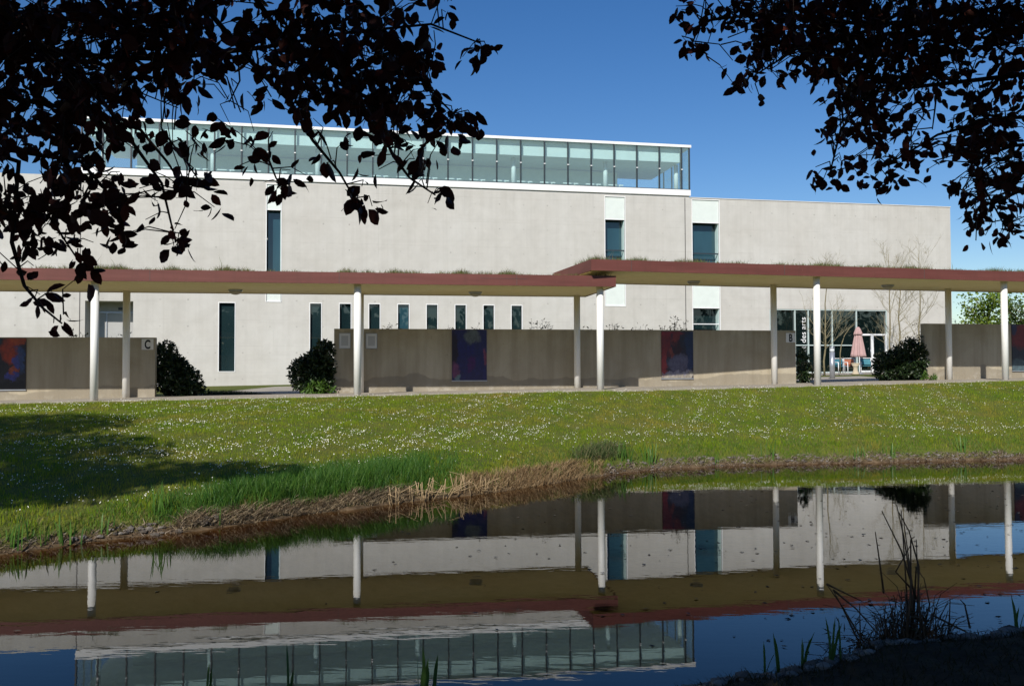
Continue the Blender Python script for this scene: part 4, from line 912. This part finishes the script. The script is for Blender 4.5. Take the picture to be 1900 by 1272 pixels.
for a in [(22, 55, 16, 'broad iris clump on the far bank at the left edge of the photo', .08, .14), (72, 34, 6, 'small iris clump just right of the one at the left edge'),
          (106, 55, 7, 'upright iris clump on the far bank, third from the left edge'), (142, 40, 5, 'slim iris tuft on the left bank before the shaded lawn'),
          (198, 44, 6, 'slim iris clump on the far bank beside the grey stones'), (280, 68, 13, 'tallest and darkest iris clump, before the tall grass', .35, .10),
          (402, 44, 5, 'slim iris tuft at the foot of the tall grass'), (1160, 44, 14, 'bright iris clump right of the sedge tussock on the bend', .25, .12),
          (1206, 44, 12, 'bright iris clump on the bend, left of the stony bank', .2, .12), (1428, 46, 6, 'lone tall iris clump on the stony bank below the B sign'),
          (1326, 24, 4, 'tiny iris tuft on the stony bank below the red painting'), (1595, 26, 8, 'short iris clump on the stony bank below the parasol', .15, .2),
          (1650, 30, 7, 'short iris clump on the stony bank below the bare trees', .15, .16), (1790, 34, 9, 'iris clump on the bank below the right-hand wall', .25, .16)]:
    shore_iris(*a)

# floating bits on the water
N = 1700; fx = RNG.uniform(-6, 9, N); fy = RNG.uniform(6.5, 16, N); kp = (fy < ys(fx)-0.5) & (RNG.random(N) < np.clip(0.10 + 0.16*(fx+1)*(1-(fy-7)/14), 0.05, 1)) & (fy > yn(fx)+.2); fx, fy = fx[kp], fy[kp]; N = len(fx)
ax = np.stack([RNG.normal(size=N), RNG.normal(size=N)*.5, np.zeros(N)], -1)
leaves_o = leaves('floating_debris', np.stack([fx, fy, np.full(N, .006)], -1), ax, RNG.uniform(.02, .07, N), island_leaf('wet_litter', [(0.03, 0.022, 0.012), (0.07, 0.05, 0.03), (0.05, 0.045, 0.03)], 0.6, 0.3), None, 'dia', 0.9, np.tile([0, 0, 4.0], (N, 1)))
tag(leaves_o, 'small dark leaves and scum floating on the pond', 'debris', kind='stuff')

# ------------------------------------------------------------------ near bank, in the trees' shade
M_BANKG = island_leaf('shaded_bank_grass', [(0.015, 0.020, 0.006), (0.03, 0.032, 0.010), (0.045, 0.034, 0.018), (0.02, 0.02, 0.009)], 0.8, 0.1, 0.1)  # extra shade put into the blade colours where the crowns let sun through
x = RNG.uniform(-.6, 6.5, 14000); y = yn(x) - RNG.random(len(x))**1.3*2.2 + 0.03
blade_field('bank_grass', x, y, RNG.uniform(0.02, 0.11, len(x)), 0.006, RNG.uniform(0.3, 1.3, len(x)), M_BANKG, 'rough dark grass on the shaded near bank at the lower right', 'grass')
x = RNG.uniform(0.3, 5.5, 420); y = yn(x) + RNG.uniform(-.25, .06, len(x)); stone_field('near_stones', x, y, RNG.uniform(0.015, 0.06, len(x)), 'dark stones along the edge of the shaded near bank')
def near_iris(pxx, pyb, Y, hpx, n, label, spread=.03, lean=.15, wd=.018):
    p = px(pxx, pyb, Y); iris(p.x, p.y, hpx*Y/FPX, n, label, M_IRISD, spread, 'iris shoots in front of the near bank', lean, wd)
near_iris(792, 1280, 5.55, 115, 6, 'iris shoots in the water at the bottom centre of the photo', .035, .12, .030)
near_iris(532, 1290, 5.5, 112, 2, 'single iris blade at the bottom, left of centre', .015, .1, .026)
near_iris(385, 1295, 5.5, 75, 2, 'short iris blade leaning left near the bottom left', .02, .35)
near_iris(1446, 1240, 5.95, 108, 2, 'iris blade leaning beside the near bank, second from its left end', .015, .12, .024)
near_iris(1418, 1245, 5.95, 72, 2, 'shorter iris blade leaning left at the left end of the near bank', .015, .3)
near_iris(1492, 1236, 5.95, 84, 4, 'iris shoots at the near bank, left of the dark reed clump', .03, .2)
near_iris(1548, 1225, 6.0, 90, 6, 'iris shoots at the left foot of the dark reed clump', .06, .25)
near_iris(1888, 1190, 6.6, 76, 4, 'iris shoots at the right edge of the near bank', .04, .25)
M_DEAD = simple('dead_reed', (0.10, 0.065, 0.04), 0.85, 0.15, 0.4, 6)
rc = px(1690, 1215, 6.55); rz0 = gz(rc.x, rc.y); rd = empty('reed_clump', (rc.x, rc.y, rz0), 0, 'dark dead reed clump standing on the near bank at the lower right', 'reeds')
m = MB()
def stalk(pts, Y, r0):
    q_ = [px(a, b_, Y+random.uniform(-.12, .12)) - Vector((rc.x, rc.y, rz0)) for a, b_ in pts]; m.tube(q_, [r0*(1-.6*i/(len(q_)-1)) for i in range(len(q_))], 5)
for pts in [[(1695, 1230), (1690, 1080), (1678, 1000), (1664, 936)], [(1690, 1230), (1680, 1060), (1672, 945)], [(1680, 1230), (1690, 1090), (1690, 1000), (1697, 995)], [(1700, 1230), (1705, 1050), (1687, 985), (1668, 950)],
            [(1640, 1100), (1632, 1040), (1624, 986)], [(1700, 1110), (1672, 1020), (1636, 947)], [(1690, 1090), (1662, 1060), (1690, 1010)], [(1695, 1150), (1700, 1050), (1712, 1070)],
            [(1620, 1220), (1560, 1120), (1533, 1082)], [(1610, 1225), (1565, 1130), (1546, 1094)], [(1546, 1094), (1590, 1130), (1650, 1200)], [(1534, 1083), (1600, 1115)], [(1590, 1240), (1596, 1180), (1595, 1120)], [(1700, 1230), (1725, 1120), (1714, 1070)],
            [(1760, 1190), (1763, 1110)], [(1730, 1140), (1800, 1175), (1845, 1195)], [(1800, 1165), (1790, 1120), (1782, 1112)], [(1710, 1230), (1705, 1100), (1700, 1000)], [(1685, 1230), (1695, 1100), (1676, 960)]]:
    stalk(pts, 6.5, .0085)
for i in range(260):
    a = random.gauss(1685, 60); b_ = 1205 + random.uniform(-14, 10); hh = random.uniform(30, 150)*math.exp(-((a-1690)/75)**2); ln = random.gauss(0, 40)
    stalk([(a, b_), (a+ln*.15, b_-hh*.4), (a+ln*.45, b_-hh*.75), (a+ln, b_-hh*random.uniform(.6, 1))], 6.5, .0042)
m.build('stalk', M_DEAD, rd)['kind'] = 'stuff'
k = 420; aa = RNG.normal(0, .25, k); P = np.stack([aa, RNG.normal(0, .2, k), RNG.uniform(0, .30, k)*np.exp(-(aa/.28)**2)], -1); ax = RNG.normal(size=(k, 3)); ax[:, 2] -= .5
leaves('dead_leaves', P, ax, RNG.uniform(.04, .14, k), island_leaf('dead_leaf', [(0.05, 0.035, 0.02), (0.09, 0.06, 0.035), (0.03, 0.035, 0.015)], .8, .1), rd, 'dia', .16)['kind'] = 'stuff'

# ------------------------------------------------------------------ purple-leaved trees over the camera
M_PLUM = island_leaf('plum_leaf', [(0.030, 0.009, 0.009), (0.055, 0.014, 0.010), (0.042, 0.016, 0.012), (0.10, 0.020, 0.012)], 0.6, 0.15, 0.25)
M_PBARK = simple('dark_plum_bark', (0.035, 0.024, 0.020), 0.9, 0.15, 0.3, 8)
LG = ["9989999847777886300", "9976899968889885300", "8888988874898998520", "7689847426489998400", "8788863633134676860", "5687656443035377100", "5597546522312211000",
      "8878764400100302000", "8764313000000000000", "2552002000000000000", "0210000000000000000"]
#      columns of 50 photograph pixels from x = 0, rows of 50 from y = 0: how dense the leaves stand
RG = ["6589999999999", "3369999999989", "0046689999758", "0031039866178", "0000038972688", "0000006655797", "0000042462189", "0000000000578", "0000000000146"]
def plum(base, trunk_top, limbs, twigs, grid, x0, sprigs, shade, label, depth, sizes, fill, beyond):
    r = empty('plum_tree', base, 0, label, 'tree', 'purple-leaved trees over the near bank'); B0 = Vector(base)
    tr = MB(); tt = Vector(trunk_top)
    tr.tube([(0, 0, -0.3), (0.05, 0.02, 0.8), tt*0.6 - B0*0 if False else (tt-B0)*0.6, tt-B0], [0.24, 0.19, 0.15, 0.12], 12)
    skel = []
    def limb(pts, r0, r1):
        n_ = len(pts); tr.tube([p-B0 for p in pts], [r0+(r1-r0)*i/(n_-1) for i in range(n_)], 7, True)
        for a, b_ in zip(pts[:-1], pts[1:]):
            for k in range(12): skel.append(a.lerp(b_, k/12))
    for l_ in limbs:
        wp = [px(a, b_, d_) for a, b_, d_ in l_]; st = wp[0]
        mid = tt.lerp(st, 0.45) + Vector((random.uniform(-.25, .25), random.uniform(-.2, .2), random.uniform(.2, .6))); limb([tt, tt.lerp(mid, .5) + Vector((0, 0, .1)), mid, mid.lerp(st, .6) + Vector((random.uniform(-.1, .1), 0, .08))] + wp, 0.024, 0.004)
    for l_ in twigs: limb([px(a, b_, d_) for a, b_, d_ in l_], 0.006, 0.003)
    for (ax0, ax1, ay0, ay1), nn_ in beyond:
        for q_ in range(max(3, nn_//45)):
            e = px(random.uniform(ax0, ax1), random.uniform(ay0, ay1), depth + random.gauss(0, .4)); m0 = tt.lerp(e, .4) + Vector((random.uniform(-.3, .3), random.uniform(-.3, .3), random.uniform(.2, .6)))
            m1 = m0.lerp(e, .55) + Vector((random.uniform(-.15, .15), random.uniform(-.15, .15), .12)); limb([tt, m0, m1, e], 0.018, 0.003)
    SK = np.array([tuple(p) for p in skel]); P, A = [], []
    def spray(c, n_, tight=1.0):
        """a short twig from the nearest branch carrying n_ leaves"""
        d = np.linalg.norm(SK-np.array(tuple(c)), axis=1); j = int(d.argmin()); s_ = Vector(SK[j])
        if d[j] > .38: s_ = c + (s_-c)*(.38/d[j])
        if d[j] > 0.03:
            md = s_.lerp(c, .5) + Vector((random.gauss(0, .02), random.gauss(0, .02), .03)); tr.tube([s_-B0, md-B0, c-B0], [.0035, .0028, .002], 4, False)
        for q_ in range(n_):
            a = Vector((random.gauss(0, .8), random.gauss(0, .7), random.gauss(-.75, .6))).normalized()
            P.append(tuple(c + a*random.uniform(0, .03) + Vector((random.gauss(0, .022), random.gauss(0, .03), random.gauss(0, .022)))*tight - B0)); A.append(tuple(a))
    for j, row in enumerate(grid):
        for i, ch in enumerate(row):
            kk = int(ch)
            if kk == 0: continue
            nl = -math.log(1-0.108*kk)*(fill[0] if kk < 7 else fill[1]); nc = max(1, int(round(nl/5)))
            for q_ in range(nc):
                spray(px(x0 + 50*i + random.uniform(0, 50), 50*j + random.uniform(-4, 46), depth + random.gauss(0, .33)), max(2, int(nl/nc + random.uniform(-1, 1.5))))
    for (ax0, ax1, ay0, ay1), nn_ in beyond:
        for q_ in range(nn_):
            a, b_ = random.uniform(ax0, ax1), random.uniform(ay0, ay1)
            spray(px(a, b_, depth + random.gauss(0, .45)), 6)
    for a, b_, n_ in sprigs:
        dd = depth + random.gauss(0, .15)
        for q_ in range(max(1, n_//4)): spray(px(a+random.gauss(0, 9), b_+random.gauss(0, 8), dd), 4, .8)
    # the part of the crown above and behind the photographer
    P, A = np.array(P), np.array(A)
    leaves('foliage', P, A, RNG.uniform(*sizes, len(P)), M_PLUM, r, 'leaf', 1.12)
    Q = []
    for (cx, cy, cz, rx, ry, rz_), n_ in shade:
        d = unit(RNG.normal(size=(n_, 3)))*(RNG.random(n_)[:, None]**.4); q_ = np.array([cx, cy, cz])+d*np.array([rx, ry, rz_]); Q.append(q_)
        for k in range(14):
            e = Vector(q_[RNG.integers(0, n_)]); tr.tube([tt-B0, tt.lerp(e, .5)+Vector((0, 0, .3))-B0, e-B0], [.05, .03, .008], 6)
    Q = np.concatenate(Q); el = (Q[:, 2]-2.1)/np.maximum(Q[:, 1], .05); inframe = (Q[:, 1] > .3) & (el < .50) & (np.abs(Q[:, 0]) < .72*Q[:, 1]+.15); Q = Q[~inframe]
    ax = RNG.normal(size=Q.shape); ax[:, 2] -= .6
    leaves('crown', Q-np.array(base), ax, RNG.uniform(.09, .15, len(Q)), M_PLUM, r, 'dia', 1.1)
    tr.build('trunk', M_PBARK, r)
    return r
plum((-3.4, -1.6, gz(-3.4, -1.6)), (-3.0, -0.8, 3.6),
     [[(-150, 40, 3.9), (100, 100, 4.2), (300, 110, 4.3), (480, 90, 4.4), (650, 60, 4.3), (800, 45, 4.3), (890, 80, 4.3)], [(-150, 150, 4.0), (120, 200, 4.2), (260, 240, 4.3), (310, 300, 4.3), (350, 360, 4.2)],
      [(300, -80, 4.2), (480, 130, 4.4), (540, 190, 4.4), (580, 260, 4.3), (630, 320, 4.3), (660, 372, 4.3)], [(420, -80, 4.2), (560, 120, 4.3), (680, 180, 4.4), (730, 290, 4.3), (760, 330, 4.3), (808, 362, 4.3)],
      [(-150, 240, 4.2), (35, 300, 4.3), (22, 450, 4.3), (45, 530, 4.2), (78, 570, 4.2), (115, 600, 4.2)], [(-150, 350, 4.1), (90, 400, 4.3), (150, 490, 4.3)], [(-100, 260, 4.2), (150, 300, 4.4), (220, 380, 4.4), (230, 425, 4.4)], [(200, 200, 4.3), (300, 340, 4.3), (326, 450, 4.3)],
      [(560, -90, 4.2), (700, 40, 4.4), (790, 160, 4.3), (845, 215, 4.3)]],
     [[(500, 300, 4.3), (512, 330, 4.3), (525, 350, 4.3)], [(440, 90, 4.4), (445, 150, 4.4), (425, 190, 4.4)], [(300, 240, 4.3), (345, 300, 4.3), (380, 350, 4.3)], [(170, 60, 4.5), (230, 160, 4.5), (330, 200, 4.5)]],
     LG, 0, [(65, 545, 10), (112, 600, 8), (150, 495, 12), (326, 450, 12), (525, 345, 12), (662, 372, 18), (812, 360, 10), (895, 88, 18), (832, 222, 14), (385, 352, 10), (800, 195, 10), (228, 425, 8)],
     [((-2.9, 0.5, 5.9, 2.9, 3.3, 1.7), 17000), ((-0.7, 0.3, 6.2, 1.8, 2.8, 1.5), 8000)], 'purple-leaved plum tree hanging its branches into the top left', 4.3, (0.048, 0.100), (10.0, 16.5), [((-700, 860, -420, -10), 780), ((-700, -12, -10, 460), 420), ((860, 1240, -520, -130), 110)])
plum((4.0, -1.8, gz(4.0, -1.8)), (3.5, -0.9, 3.6),
     [[(2050, 30, 4.0), (1800, 40, 4.4), (1600, 45, 4.5), (1420, 25, 4.5), (1300, 40, 4.4), (1285, 80, 4.4)], [(2050, 120, 4.2), (1800, 150, 4.5), (1620, 170, 4.5), (1560, 240, 4.5), (1540, 320, 4.5)], [(2050, 210, 4.3), (1850, 220, 4.5), (1740, 250, 4.5), (1640, 310, 4.5)],
      [(2050, 330, 4.4), (1900, 350, 4.5), (1840, 380, 4.5), (1780, 350, 4.5)], [(2050, 260, 4.4), (1880, 270, 4.5), (1800, 300, 4.5), (1870, 430, 4.5)], [(1900, -90, 4.2), (1600, 60, 4.5), (1480, 90, 4.5), (1400, 140, 4.5)]],
     [[(1740, 150, 4.5), (1735, 200, 4.5), (1730, 240, 4.5)]], RG, 1250,
     [(1283, 80, 14), (1312, 70, 6), (1382, 150, 14), (1400, 110, 10), (1505, 140, 8), (1525, 330, 12), (1560, 300, 8), (1650, 330, 12), (1615, 310, 6), (1725, 180, 6), (1770, 340, 12), (1862, 428, 8), (1805, 392, 8), (1690, 270, 10), (1270, 12, 8), (1450, 140, 6)],
     [((2.1, 0.2, 5.9, 2.8, 3.4, 1.7), 24000), ((4.6, 1.5, 5.6, 2.0, 2.8, 1.7), 12000), ((1.2, -3.2, 6.6, 3.6, 1.8, 1.6), 14000)], 'purple-leaved plum tree hanging its branches into the top right', 4.5, (0.038, 0.078), (15.0, 22.0), [((1260, 2700, -420, -10), 820), ((1914, 2700, -10, 470), 480), ((1060, 1260, -520, -90), 90)])
# a taller tree left of the picture: its crown throws the shadow across the lawn
def tall_tree():
    base = (-13.0, 1.5, gz(-13.0, 1.5)); r = empty('plum_tree', base, 0, 'tall purple-leaved tree out of view to the left, its shadow lying on the lawn', 'tree', 'purple-leaved trees over the near bank')
    tr = MB(); tt = Vector((0, 0.3, 4.0)); tr.tube([(0, 0, -.3), (0.05, 0, 1.5), tt], [.34, .26, .2], 12); Q = []
    for (cx, cy, cz, rx, ry, rz_), n_ in TALL:
        d = unit(RNG.normal(size=(n_, 3)))*(RNG.random(n_)[:, None]**.4); q_ = np.array([cx, cy, cz])+d*np.array([rx, ry, rz_]); Q.append(q_)
        for k in range(8):
            e = Vector(q_[RNG.integers(0, n_)]) - Vector(base); tr.tube([tt, tt.lerp(e, .5)+Vector((0, 0, .5)), e], [.09, .05, .012], 6)
    Q = np.concatenate(Q); ax = RNG.normal(size=Q.shape); ax[:, 2] -= .6
    leaves('crown', Q-np.array(base), ax, RNG.uniform(.14, .24, len(Q)), M_PLUM, r, 'dia', 1.1); tr.build('trunk', M_PBARK, r)
TALL = [((-13.1, 7.8, 8.7, 2.2, 2.1, 1.0), 3300), ((-11.6, 4.3, 8.7, 2.6, 2.1, 1.1), 4200), ((-8.0, 3.1, 8.7, 1.6, 0.8, 0.5), 1000), ((-9.9, 2.0, 8.6, 1.5, 1.3, .8), 3000), ((-17.0, 6.2, 8.7, 4, 3.6, 1.3), 9000)]
tall_tree()

# the wood across the meadow behind the photographer, seen only mirrored in the windows
n_ = 16000; cx = RNG.uniform(-70, 190, 150); cy = RNG.uniform(-62, -44, 150); ch = RNG.uniform(9, 15.5, 150); k = RNG.integers(0, 150, n_); d = unit(RNG.normal(size=(n_, 3)))*(RNG.random(n_)[:, None]**.33)
P = np.stack([cx[k]+d[:, 0]*3.6, cy[k]+d[:, 1]*3.2, ch[k]*(.55+.45*d[:, 2])], -1)
tag(leaves('wood', P, RNG.normal(size=(n_, 3)), RNG.uniform(1.0, 2.0, n_), island_leaf('wood_leaf', [(0.02, 0.035, 0.008), (0.045, 0.06, 0.014), (0.06, 0.06, 0.02)], .8, .1, .15), None, 'dia', 1.0),
    'distant wood across the meadow, mirrored in the museum windows', 'wood', kind='stuff')
